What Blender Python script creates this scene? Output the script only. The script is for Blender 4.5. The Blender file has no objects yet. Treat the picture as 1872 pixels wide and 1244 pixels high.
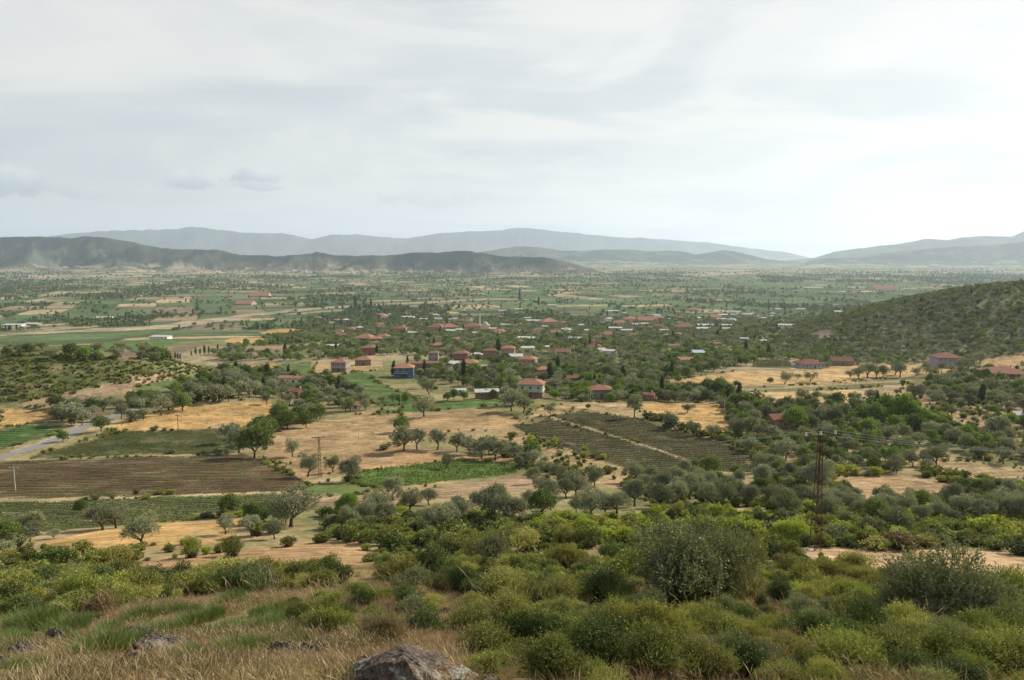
import bpy, math, random
import numpy as np
from mathutils import Vector, Matrix
R = math.radians
rnd = random.Random(7)
nr = np.random.default_rng(11)
sc = bpy.context.scene
C = sc.collection

# ------------------------------------------------------------------ camera
EYE = 130.0
FPX = 1350.0                      # focal length in photo pixels (photo is 1872 wide)
TH = math.atan(154 / FPX)
cam_d = bpy.data.cameras.new('camera')
cam_d.sensor_width = 36.0
cam_d.lens = 36.0 * FPX / 1872
cam_d.clip_start = 0.2
cam_d.clip_end = 80000
cam = bpy.data.objects.new('camera', cam_d)
C.objects.link(cam)
cam.location = (0, 0, EYE)
cam.rotation_euler = (math.pi / 2 - TH, 0, 0)
sc.camera = cam

# ------------------------------------------------------------------ light
SUN_AZ, SUN_EL = R(56), R(31)     # azimuth to the right of the view direction (+Y)
sd = Vector((math.sin(SUN_AZ) * math.cos(SUN_EL), math.cos(SUN_AZ) * math.cos(SUN_EL), math.sin(SUN_EL)))
sun_d = bpy.data.lights.new('sun', 'SUN')
sun_d.energy = 5.0
sun_d.angle = R(2.0)
sun_d.color = (1.0, 0.91, 0.77)
sun = bpy.data.objects.new('sun', sun_d)
C.objects.link(sun)
sun.rotation_euler = sd.to_track_quat('Z', 'Y').to_euler()

sc.view_settings.view_transform = 'Standard'
sc.view_settings.look = 'None'
sc.view_settings.exposure = 0.52
sc.view_settings.gamma = 1.0
sc.cycles.use_denoising = True
sc.cycles.max_bounces = 6
sc.cycles.diffuse_bounces = 2
sc.cycles.glossy_bounces = 1
sc.cycles.transmission_bounces = 2
sc.cycles.volume_bounces = 2
sc.cycles.transparent_max_bounces = 4
sc.cycles.sample_clamp_indirect = 4.0


class NT:
    """tiny node-tree helper"""
    def __init__(s, tree):
        s.t = tree
        tree.nodes.clear()

    def n(s, kind, **kw):
        nd = s.t.nodes.new(kind)
        for k, v in kw.items():
            if k.startswith('i_'):
                key = k[2:]
                key = int(key) if key.isdigit() else key.replace('_', ' ')
                nd.inputs[key].default_value = v
            else:
                setattr(nd, k, v)
        return nd

    def l(s, a, b):
        s.t.links.new(a, b)

    def math(s, op, a, b=None, clamp=False):
        nd = s.n('ShaderNodeMath', operation=op, use_clamp=clamp)
        for i, v in enumerate((a, b)):
            if v is None:
                continue
            if isinstance(v, (int, float)):
                nd.inputs[i].default_value = v
            else:
                s.l(v, nd.inputs[i])
        return nd.outputs[0]

    def mix(s, f, a, b, mode='MIX'):
        nd = s.n('ShaderNodeMix', data_type='RGBA', blend_type=mode)
        for sock, v in ((nd.inputs[0], f), (nd.inputs[6], a), (nd.inputs[7], b)):
            if isinstance(v, (int, float)):
                sock.default_value = v
            elif isinstance(v, tuple):
                sock.default_value = (*v, 1) if len(v) == 3 else v
            else:
                s.l(v, sock)
        return nd.outputs[2]

    def ramp(s, fac, stops, interp='LINEAR'):
        nd = s.n('ShaderNodeValToRGB')
        cr = nd.color_ramp
        cr.interpolation = interp
        while len(cr.elements) < len(stops):
            cr.elements.new(0.5)
        for e, (p, c) in zip(cr.elements, stops):
            e.position = p
            e.color = (c, c, c, 1) if isinstance(c, (int, float)) else (*c, 1)
        s.l(fac, nd.inputs[0])
        return nd.outputs[0]

    def noise(s, vec, scale, detail=4, rough=0.5, dist=0.0):
        nd = s.n('ShaderNodeTexNoise')
        nd.inputs['Scale'].default_value = scale
        nd.inputs['Detail'].default_value = detail
        nd.inputs['Roughness'].default_value = rough
        nd.inputs['Distortion'].default_value = dist
        s.l(vec, nd.inputs['Vector'])
        return nd.outputs['Fac']


def build_world():
    w = bpy.data.worlds.new('World')
    sc.world = w
    w.use_nodes = True
    t = NT(w.node_tree)
    out = t.n('ShaderNodeOutputWorld')
    sky = t.n('ShaderNodeTexSky', sky_type='NISHITA', sun_disc=False, sun_elevation=SUN_EL, sun_rotation=SUN_AZ,
              altitude=400, air_density=1.0, dust_density=3.0, ozone_density=1.0)
    tc = t.n('ShaderNodeTexCoord')
    d = tc.outputs['Generated']
    sep = t.n('ShaderNodeSeparateXYZ')
    t.l(d, sep.inputs[0])
    X, Y, Z = sep.outputs
    zc = t.math('ADD', t.math('MAXIMUM', Z, 0.0), 0.12)
    # cloud deck seen in perspective: direction projected on a plane overhead
    comb = t.n('ShaderNodeCombineXYZ')
    t.l(t.math('DIVIDE', X, zc), comb.inputs[0])
    t.l(t.math('DIVIDE', Y, zc), comb.inputs[1])
    mp = t.n('ShaderNodeMapping')
    mp.inputs['Rotation'].default_value = (0, 0, R(38))
    mp.inputs['Scale'].default_value = (0.6, 1.15, 1)
    t.l(comb.outputs[0], mp.inputs[0])
    n1 = t.noise(mp.outputs[0], 0.9, 6, 0.52, 0.9)
    mp2 = t.n('ShaderNodeMapping')
    mp2.inputs['Rotation'].default_value = (0, 0, R(-24))
    mp2.inputs['Scale'].default_value = (0.8, 1.5, 1)
    mp2.inputs['Location'].default_value = (3.1, 1.7, 0)
    t.l(comb.outputs[0], mp2.inputs[0])
    n2 = t.noise(mp2.outputs[0], 0.55, 5, 0.5, 1.4)
    base = t.ramp(n1, [(0.36, (0.61, 0.635, 0.655)), (0.50, (0.75, 0.755, 0.745)), (0.62, (0.87, 0.85, 0.815))])
    base2 = t.ramp(n2, [(0.42, (0.63, 0.66, 0.69)), (0.56, (0.88, 0.865, 0.83))])
    cl = t.mix(0.5, base, base2)
    mp3 = t.n('ShaderNodeMapping')
    mp3.inputs['Rotation'].default_value = (0, R(-22), 0)
    mp3.inputs['Scale'].default_value = (1.6, 1.6, 6.5)
    t.l(d, mp3.inputs[0])
    n3 = t.noise(mp3.outputs[0], 1.5, 8, 0.55, 1.1)
    cl = t.mix(t.ramp(n3, [(0.44, 0.0), (0.64, 0.85)], 'EASE'), cl, (0.91, 0.88, 0.825))
    cl = t.mix(t.ramp(n3, [(0.30, 0.6), (0.46, 0.0)], 'EASE'), cl, (0.64, 0.665, 0.685))
    # glow of the veiled sun
    vd = t.n('ShaderNodeVectorMath', operation='DOT_PRODUCT')
    t.l(d, vd.inputs[0])
    vd.inputs[1].default_value = (math.sin(SUN_AZ - R(10)) * math.cos(R(13)), math.cos(SUN_AZ - R(10)) * math.cos(R(13)), math.sin(R(13)))
    dot = t.math('MAXIMUM', vd.outputs['Value'], 0.0)
    g = t.math('ADD', t.math('MULTIPLY', t.math('POWER', dot, 5.0), 0.03), t.math('MULTIPLY', t.math('POWER', dot, 40.0), 0.06))
    gn = t.math('MULTIPLY', g, t.math('ADD', t.math('MULTIPLY', n1, 0.7), 0.65))
    glow = t.n('ShaderNodeCombineColor')
    t.l(gn, glow.inputs[0]); t.l(t.math('MULTIPLY', gn, 0.985), glow.inputs[1]); t.l(t.math('MULTIPLY', gn, 0.92), glow.inputs[2])
    cl = t.mix(1.0, cl, glow.outputs[0], 'ADD')
    # darker bluish veil low on the left, away from the sun
    lowf = t.ramp(Z, [(0.0, 1.0), (0.22, 0.0)], 'EASE')
    leftf = t.ramp(t.math('ADD', t.math('MULTIPLY', X, 0.5), 0.5), [(0.15, 1.0), (0.62, 0.0)], 'EASE')
    cl = t.mix(t.math('MULTIPLY', t.math('MULTIPLY', lowf, leftf), 0.55), cl, (0.55, 0.595, 0.605))
    # sky overhead, out of view, darkened to cut ambient light and deepen contrast
    cl = t.mix(t.ramp(Z, [(0.40, 0.0), (0.75, 1.0)], 'EASE'), cl, (0.34, 0.40, 0.47))
    # small detached grey clouds above the far hills
    for (px, py, rx, ry, s) in ((30, 332, 100, 34, 1.0), (130, 348, 80, 16, .5), (345, 330, 50, 20, 1.0), (455, 320, 66, 26, 1.0), (800, 358, 150, 24, .4), (470, 340, 66, 10, .7)):
        c = ray(px, py)
        e = ray(px + 1, py) - c
        u = ray(px, py - 1) - c
        v1 = t.n('ShaderNodeVectorMath', operation='DOT_PRODUCT'); t.l(d, v1.inputs[0]); v1.inputs[1].default_value = e.normalized()
        v2 = t.n('ShaderNodeVectorMath', operation='DOT_PRODUCT'); t.l(d, v2.inputs[0]); v2.inputs[1].default_value = u.normalized()
        a = t.math('MULTIPLY', t.math('SUBTRACT', v1.outputs['Value'], c.dot(e.normalized())), 1 / (rx * e.length))
        b = t.math('MULTIPLY', t.math('SUBTRACT', v2.outputs['Value'], c.dot(u.normalized())), 1 / (ry * u.length))
        r2 = t.math('ADD', t.math('MULTIPLY', a, a), t.math('MULTIPLY', b, b))
        nn = t.noise(d, 26.0, 6, 0.6, 0.3)
        m = t.math('SUBTRACT', t.math('ADD', 1.0, t.math('MULTIPLY', t.math('SUBTRACT', nn, 0.5), 3.6)), r2)
        m = t.ramp(m, [(0.10, 0.0), (0.62, 1.0)], 'EASE')
        # lit tops, grey-blue bases
        sh = t.ramp(t.math('ADD', t.math('MULTIPLY', b, 0.35), nn), [(0.3, (0.42, 0.48, 0.53)), (0.72, (0.78, 0.79, 0.78))])
        cl = t.mix(t.math('MULTIPLY', m, 1.0 * s), cl, sh)
    skm = t.n('ShaderNodeVectorMath', operation='SCALE')
    t.l(sky.outputs[0], skm.inputs[0]); skm.inputs['Scale'].default_value = 0.10
    fin = t.mix(0.86, skm.outputs[0], cl)
    bg = t.n('ShaderNodeBackground')
    t.l(fin, bg.inputs[0])
    bg.inputs[1].default_value = 0.725
    t.l(bg.outputs[0], out.inputs[0])


# ------------------------------------------------------------------ where a sight line meets the land
def ray(px, py):
    a = (px - 936) / FPX
    b = (622 - py) / FPX
    v = Vector((a, math.cos(TH) + b * math.sin(TH), -math.sin(TH) + b * math.cos(TH)))
    return v.normalized()


build_world()


def tan_dep(py):
    return math.tan(TH + math.atan((py - 622) / FPX))


def hash2(ix, iy, seed):
    h = (ix.astype(np.int64) * 374761393 + iy.astype(np.int64) * 668265263 + seed * 1442695041) & 0xFFFFFFFF
    h = ((h ^ (h >> 13)) * 1274126177) & 0xFFFFFFFF
    h = h ^ (h >> 16)
    return (h & 0xFFFFFF).astype(np.float64) / 0xFFFFFF


def vnoise(x, y, seed=0):
    x = np.asarray(x, float); y = np.asarray(y, float)
    ix = np.floor(x); iy = np.floor(y)
    fx = x - ix; fy = y - iy
    fx = fx * fx * fx * (fx * (fx * 6 - 15) + 10); fy = fy * fy * fy * (fy * (fy * 6 - 15) + 10)
    a = hash2(ix, iy, seed); b = hash2(ix + 1, iy, seed); c = hash2(ix, iy + 1, seed); d = hash2(ix + 1, iy + 1, seed)
    return (a + (b - a) * fx) * (1 - fy) + (c + (d - c) * fx) * fy


def fbm(x, y, seed=0, octv=4, gain=0.5):
    s = 0; a = 1; t = 0
    x = np.asarray(x, float); y = np.asarray(y, float)
    for o in range(octv):
        s = s + a * (vnoise(x, y, seed + o * 17) - 0.5)
        t += a; a *= gain
        x, y = x * 1.93 * 0.8 - y * 1.93 * 0.6, x * 1.93 * 0.6 + y * 1.93 * 0.8
    return s / t * 2          # about -1..1


def ridged(x, y, seed=0, octv=4):
    s = 0; a = 1; t = 0
    for o in range(octv):
        s = s + a * (1 - np.abs(2 * vnoise(x, y, seed + o * 13) - 1))
        t += a; a *= 0.5
        x, y = x * 1.6 - y * 1.2, x * 1.2 + y * 1.6
    return s / t


def sstep(a, b, x):
    t = np.clip((x - a) / (b - a), 0, 1)
    return t * t * (3 - 2 * t)


PROF = [(7, 1244), (11, 1165), (20, 1085), (40, 1035), (75, 1008), (95, 955), (130, 912), (180, 853), (235, 785), (300, 727),
        (410, 687), (600, 643), (800, 622), (1000, 610), (1250, 597), (1700, 571)]
_ld = np.log(np.array([0.5, 3.0] + [d for d, _ in PROF] + [2400, 40000.]))
_dr = np.array([1.75, 2.35] + [d * tan_dep(p) for d, p in PROF] + [130., 130.])
_fine = np.linspace(_ld[0], _ld[-1], 900)
_fv = np.interp(_fine, _ld, _dr)
_k = np.hanning(23); _k /= _k.sum()
_fv = np.convolve(np.pad(_fv, 11, mode='edge'), _k, mode='valid')

# crest lines of the far hills: (photo px, py), distance, half width, erosion
HILLS = [
    dict(D=[(-500, 8200), (0, 7600), (450, 6800), (850, 5900), (1130, 5400)], W=0.24, seed=3,
         c=[(-500, 440), (-200, 432), (-60, 437), (0, 434), (60, 431), (130, 434), (190, 434), (240, 443), (300, 454), (350, 457), (400, 456), (440, 466), (500, 469),
            (545, 465), (580, 461), (620, 467), (700, 468), (760, 463), (840, 459), (880, 463), (910, 466), (950, 472), (990, 469), (1040, 480), (1085, 492), (1130, 504), (1160, 520), (1900, 520)]),
    dict(D=[(0, 11500), (1400, 11500), (2400, 11500)], W=0.16, seed=5,
         c=[(-500, 500), (600, 500), (820, 466), (880, 461), (940, 451), (985, 452), (1020, 458), (1060, 459), (1100, 457), (1150, 456), (1180, 459), (1240, 459), (1272, 465), (1290, 463),
            (1322, 457), (1355, 463), (1400, 474), (1450, 477), (1500, 484), (1560, 490), (2400, 500)]),
    dict(D=[(1400, 13500), (1900, 12500), (2400, 12000)], W=0.16, seed=7,
         c=[(-500, 520), (1380, 500), (1440, 476), (1490, 471), (1520, 462), (1560, 456), (1610, 449), (1640, 446), (1690, 437), (1730, 439), (1760, 434), (1800, 431), (1845, 433), (1872, 422), (1960, 405), (2400, 400)]),
    dict(D=[(1400, 10500), (1900, 9500), (2400, 9500)], W=0.13, seed=9,
         c=[(-500, 520), (1430, 500), (1480, 477), (1520, 471), (1570, 472), (1620, 462), (1680, 456), (1740, 452), (1800, 450), (1850, 445), (1900, 440), (2400, 430)]),
    dict(D=[(-500, 19500), (2400, 22000)], W=0.10, seed=11,
         c=[(-500, 440), (0, 444), (60, 436), (110, 429), (160, 424), (250, 420), (320, 419), (355, 414), (395, 419), (450, 425), (520, 427), (570, 437), (605, 429), (650, 429), (700, 433),
            (745, 436), (800, 427), (860, 423), (915, 421), (940, 416), (975, 417), (1020, 423), (1070, 428), (1120, 433), (1180, 436), (1240, 440), (1300, 444), (1360, 452), (1440, 462), (1520, 480), (2400, 520)]),
]
for _h in HILLS:
    _h['cx'] = np.array([p[0] for p in _h['c']], float); _h['cy'] = np.array([p[1] for p in _h['c']], float)
    _h['dx'] = np.array([p[0] for p in _h['D']], float); _h['dy'] = np.array([p[1] for p in _h['D']], float)


def hill_height(x, y):
    """far ranges, in metres above the plain"""
    out = np.zeros_like(x)
    yy = np.maximum(y, 1.0)
    px = 936 + FPX * x / (yy * math.cos(TH) ) # bearing expressed in the same units as the crest tables
    for h in HILLS:
        Dc = np.interp(px, h['dx'], h['dy'])
        py = np.interp(px, h['cx'], h['cy'])
        tp = np.tan(TH + np.arctan((py - 622) / FPX))
        H = EYE - Dc * tp
        H = H + Dc * (.0028 if h['dy'].mean() < 9000 else .0013) * fbm(px / 26, px * 0 + .5, h['seed'] + 60, 4)
        # crest wander: several spurs rather than one straight wall
        u = (yy - Dc) / (Dc * h['W'])
        k_ = h['dy'].mean() / 6500
        n = ridged(x / (750 * k_) + h['seed'], yy / (1300 * k_) + h['seed'], h['seed'], 5 if k_ < 1.4 else 3)
        n = .62 * n + .38 * ridged(x / (290 * k_) + 7, yy / (430 * k_) + 7, h['seed'] + 1, 3) if k_ < 1.4 else n
        n2 = fbm(x / (260 * k_), yy / (420 * k_), h['seed'] + 40, 4)
        body = np.clip(1 - np.abs(u), 0, 1)
        prof = np.where(u < 0, body ** 1.35, sstep(0, 1, body))
        er = np.where(u < 0, 1 - np.minimum(1, 4.5 * body * (1 - body)) * (3.4 if k_ < 1.4 else .8) * (0.80 - n), 1.0)
        er = np.clip(er, 0.05, 1.25) if True else er
        z = H * prof * er + 16 * n2 * 4 * body * (1 - body)
        z = np.where(H > 0, z, 0)
        out = np.maximum(out, z)
    return out


def terrain(x, y):
    x = np.asarray(x, float); y = np.asarray(y, float)
    d = np.hypot(0.5 * x, np.maximum(y, 0.0))
    d = np.maximum(d, 0.5)
    z = EYE - np.interp(np.log(d), _fine, _fv)
    z = z + np.where(y < 0, -y * 0.28, 0)
    # scrub hill on the right
    rise = sstep(205, 470, x) * 60 + sstep(450, 900, x) * 60
    z = z + rise * np.exp(-((y - 660) / np.where(y < 660, 150, 330)) ** 2)
    # low green hill on the left
    z = z + 17 * sstep(-128, -205, x) * np.exp(-((y - 345) / np.where(y < 345, 62, 50)) ** 2) + 5 * sstep(-60, -160, x) * np.exp(-((y - 330) / 70.) ** 2)
    z = z - 9 * sstep(-90, -220, x) * np.exp(-((y - 480) / 90.) ** 2)
    # unevenness that grows with distance, none on the flat plain
    k = sstep(2500, 1100, d)
    z = z + k * (fbm(x / 9, y / 9, 21, 3) * 0.22 * sstep(2, 30, d) + fbm(x / 45, y / 45, 22, 3) * 1.0 * sstep(10, 120, d)
                 + fbm(x / 170, y / 170, 23, 3) * 2.6 * sstep(80, 420, d)) + fbm(x / 1.6, y / 1.6, 24, 3) * 0.09 * sstep(60, 8, d)
    far = y > 3000
    if far.ndim == 0:
        return z + (hill_height(x, y) if far else 0)
    if far.any():
        z[far] += hill_height(x[far], y[far])
    return z


def at(px, py, dmin=3.0, dmax=24000.0):
    """the point of the land seen at this place of the photograph"""
    v = ray(px, py)
    D = np.exp(np.linspace(math.log(dmin), math.log(dmax), 2600))
    s = D / v.y
    X = v.x * s; Z = EYE + v.z * s
    T = terrain(X, D)
    hit = np.nonzero(Z < T)[0]
    if len(hit) == 0:
        i = int(np.argmin(Z - T))
        return Vector((X[i], D[i], T[i]))
    i = hit[0]
    if i == 0:
        return Vector((X[0], D[0], T[0]))
    a = (Z[i-1] - T[i-1]); b = (T[i] - Z[i])
    f = a / (a + b + 1e-9)
    d = D[i-1] + (D[i] - D[i-1]) * f
    x = v.x / v.y * d
    return Vector((x, d, float(terrain(np.array([x]), np.array([d]))[0])))


def proj(x, y, z):
    dx = np.asarray(x, float); dy = np.asarray(y, float); dz = np.asarray(z, float) - EYE
    f = dy * math.cos(TH) - dz * math.sin(TH)
    u = dy * math.sin(TH) + dz * math.cos(TH)
    f = np.where(f < 0.1, 0.1, f)
    return 936 + FPX * dx / f, 622 - FPX * u / f


def zat(x, y):
    return float(terrain(np.array([x]), np.array([y]))[0])


def inpoly(x, y, P):
    ins = np.zeros(np.shape(x), bool)
    n = len(P)
    for i in range(n):
        x1, y1 = P[i]; x2, y2 = P[(i + 1) % n]
        if y1 == y2:
            continue
        c = ((y1 > y) != (y2 > y)) & (x < (x2 - x1) * (y - y1) / (y2 - y1) + x1)
        ins ^= c
    return ins


def seg_dist(x, y, L):
    best = np.full(np.shape(x), 1e9)
    for (x1, y1), (x2, y2) in zip(L[:-1], L[1:]):
        dx, dy = x2 - x1, y2 - y1
        t = np.clip(((x - x1) * dx + (y - y1) * dy) / (dx * dx + dy * dy + 1e-9), 0, 1)
        best = np.minimum(best, np.hypot(x - x1 - t * dx, y - y1 - t * dy))
    return best


def wpoly(P, **k):
    """corner list in photo pixels -> corners on the land (extra points along long sides keep the drape)"""
    Q = []
    for i in range(len(P)):
        a = P[i]; b = P[(i + 1) % len(P)]
        n = max(1, int(math.hypot(a[0] - b[0], a[1] - b[1]) / 60))
        for j in range(n):
            t = j / n
            p = at(a[0] + (b[0] - a[0]) * t, a[1] + (b[1] - a[1]) * t, **k)
            Q.append((p.x, p.y))
    return Q


def wline(P, **k):
    Q = []
    for a, b in zip(P[:-1], P[1:]):
        n = max(1, int(math.hypot(a[0] - b[0], a[1] - b[1]) / 25))
        for j in range(n):
            t = j / n
            p = at(a[0] + (b[0] - a[0]) * t, a[1] + (b[1] - a[1]) * t, **k)
            Q.append((p.x, p.y))
    p = at(*P[-1], **k)
    Q.append((p.x, p.y))
    return Q


def mesh_np(name, V, F, mats=(), smooth=True, attrs=None, fmat=None):
    """V (n,3), F (m,k) with k = 3 or 4"""
    me = bpy.data.meshes.new(name)
    V = np.asarray(V, np.float32); F = np.asarray(F, np.int32)
    m, k = F.shape
    me.vertices.add(len(V)); me.vertices.foreach_set('co', V.ravel())
    me.loops.add(m * k); me.loops.foreach_set('vertex_index', F.ravel())
    me.polygons.add(m)
    me.polygons.foreach_set('loop_start', np.arange(0, m * k, k, dtype=np.int32))
    me.polygons.foreach_set('loop_total', np.full(m, k, np.int32))
    if fmat is not None:
        me.polygons.foreach_set('material_index', np.asarray(fmat, np.int32))
    me.polygons.foreach_set('use_smooth', np.full(m, smooth, bool))
    for mt in mats:
        me.materials.append(mt)
    for an, (dom, typ, arr) in (attrs or {}).items():
        a = me.attributes.new(an, typ, dom)
        arr = np.asarray(arr, np.float32)
        a.data.foreach_set('color' if typ == 'FLOAT_COLOR' else ('vector' if typ == 'FLOAT_VECTOR' else 'value'), arr.ravel())
    me.update()
    return me


def link(name, me, parent=None, loc=None):
    o = bpy.data.objects.new(name, me)
    C.objects.link(o)
    if parent is not None:
        o.parent = parent
    if loc is not None:
        o.location = loc
    return o


def tag(o, label=None, cat=None, group=None, kind=None):
    if label: o['label'] = label
    if cat: o['category'] = cat
    if group: o['group'] = group
    if kind: o['kind'] = kind
    return o

# ------------------------------------------------------------------ materials
def new_mat(name):
    m = bpy.data.materials.new(name)
    m.use_nodes = True
    t = NT(m.node_tree)
    out = t.n('ShaderNodeOutputMaterial')
    return m, t, out


def ground_material():
    m, t, out = new_mat('land')
    at_c = t.n('ShaderNodeAttribute', attribute_name='col')
    at_p = t.n('ShaderNodeAttribute', attribute_name='rowphase')
    at_k = t.n('ShaderNodeAttribute', attribute_name='rowk')
    geo = t.n('ShaderNodeNewGeometry')
    P = geo.outputs['Position']
    n_a = t.noise(P, 0.9, 8, 0.68)       # metre scale down to centimetres
    n_b = t.noise(P, 0.11, 6, 0.6, 0.6)
    n_c = t.noise(P, 0.012, 5, 0.62, 0.8)
    n_d = t.noise(P, 14.0, 5, 0.7)
    v = t.math('ADD', t.math('MULTIPLY', n_a, 0.8), t.math('MULTIPLY', n_b, 1.0))
    v = t.math('ADD', v, t.math('MULTIPLY', n_c, 0.5))
    v = t.math('ADD', v, t.math('MULTIPLY', n_d, 0.45))      # mean 1.375
    v = t.math('POWER', t.math('MULTIPLY', v, 1 / 1.375), 2.4)
    sc_ = t.n('ShaderNodeVectorMath', operation='SCALE')
    t.l(at_c.outputs['Color'], sc_.inputs[0]); t.l(v, sc_.inputs['Scale'])
    # drift of hue between dry and green
    hue = t.mix(t.math('MULTIPLY', t.ramp(t.noise(P, 0.33, 6, 0.65, 1.0), [(0.45, 0.0), (0.65, 1.0)]), 0.35), sc_.outputs[0], (0.10, 0.115, 0.045))
    # crop rows
    fr = t.math('FRACT', at_p.outputs['Fac'])
    tri = t.math('ABSOLUTE', t.math('SUBTRACT', fr, 0.5))
    nz = t.math('MULTIPLY', t.math('SUBTRACT', t.noise(P, 1.3, 4, 0.7), 0.5), 0.35)
    rw = t.ramp(t.math('ADD', t.math('MULTIPLY', tri, 2.0), nz), [(0.36, 0.0), (0.62, 1.0)], 'EASE')
    dark = t.n('ShaderNodeVectorMath', operation='MULTIPLY')
    t.l(hue, dark.inputs[0]); dark.inputs[1].default_value = (0.30, 0.42, 0.28)
    colr = t.mix(t.math('MULTIPLY', rw, at_k.outputs['Fac']), hue, dark.outputs[0])
    b = t.n('ShaderNodeBsdfDiffuse')
    t.l(colr, b.inputs[0])
    bump = t.n('ShaderNodeBump')
    bump.inputs['Strength'].default_value = 0.7
    bump.inputs['Distance'].default_value = 0.25
    t.l(t.math('ADD', n_a, t.math('MULTIPLY', n_d, 0.3)), bump.inputs['Height'])
    t.l(bump.outputs[0], b.inputs['Normal'])
    t.l(b.outputs[0], out.inputs[0])
    return m


def road_material(name, c1, c2):
    m, t, out = new_mat(name)
    geo = t.n('ShaderNodeNewGeometry')
    n = t.noise(geo.outputs['Position'], 1.5, 6, 0.65)
    col = t.mix(t.ramp(n, [(0.35, 0.0), (0.65, 1.0)]), c1, c2)
    b = t.n('ShaderNodeBsdfDiffuse')
    t.l(col, b.inputs[0]); t.l(b.outputs[0], out.inputs[0])
    return m


M_LAND = ground_material()
M_ROAD = road_material('old_asphalt', (0.19, 0.18, 0.168), (0.26, 0.245, 0.23))

# ------------------------------------------------------------------ the fields, traced on the photograph and draped on the land
STRAW = ((.53, .335, .15), (.43, .26, .11))
STUB = ((.43, .275, .15), (.33, .20, .11))
PINK = ((.36, .25, .165), (.27, .18, .115))
BROWN = ((.115, .070, .048), (.16, .10, .068))
DGREEN = ((.075, .082, .034), (.11, .098, .05))
GREEN = ((.065, .110, .036), (.085, .125, .045))
BGREEN = ((.095, .165, .034), (.12, .145, .045))
DULL = ((.15, .145, .075), (.19, .165, .09))
OLIVE = ((.17, .15, .075), (.25, .19, .11))
VINE = ((.125, .10, .066), (.095, .08, .05))

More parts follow.
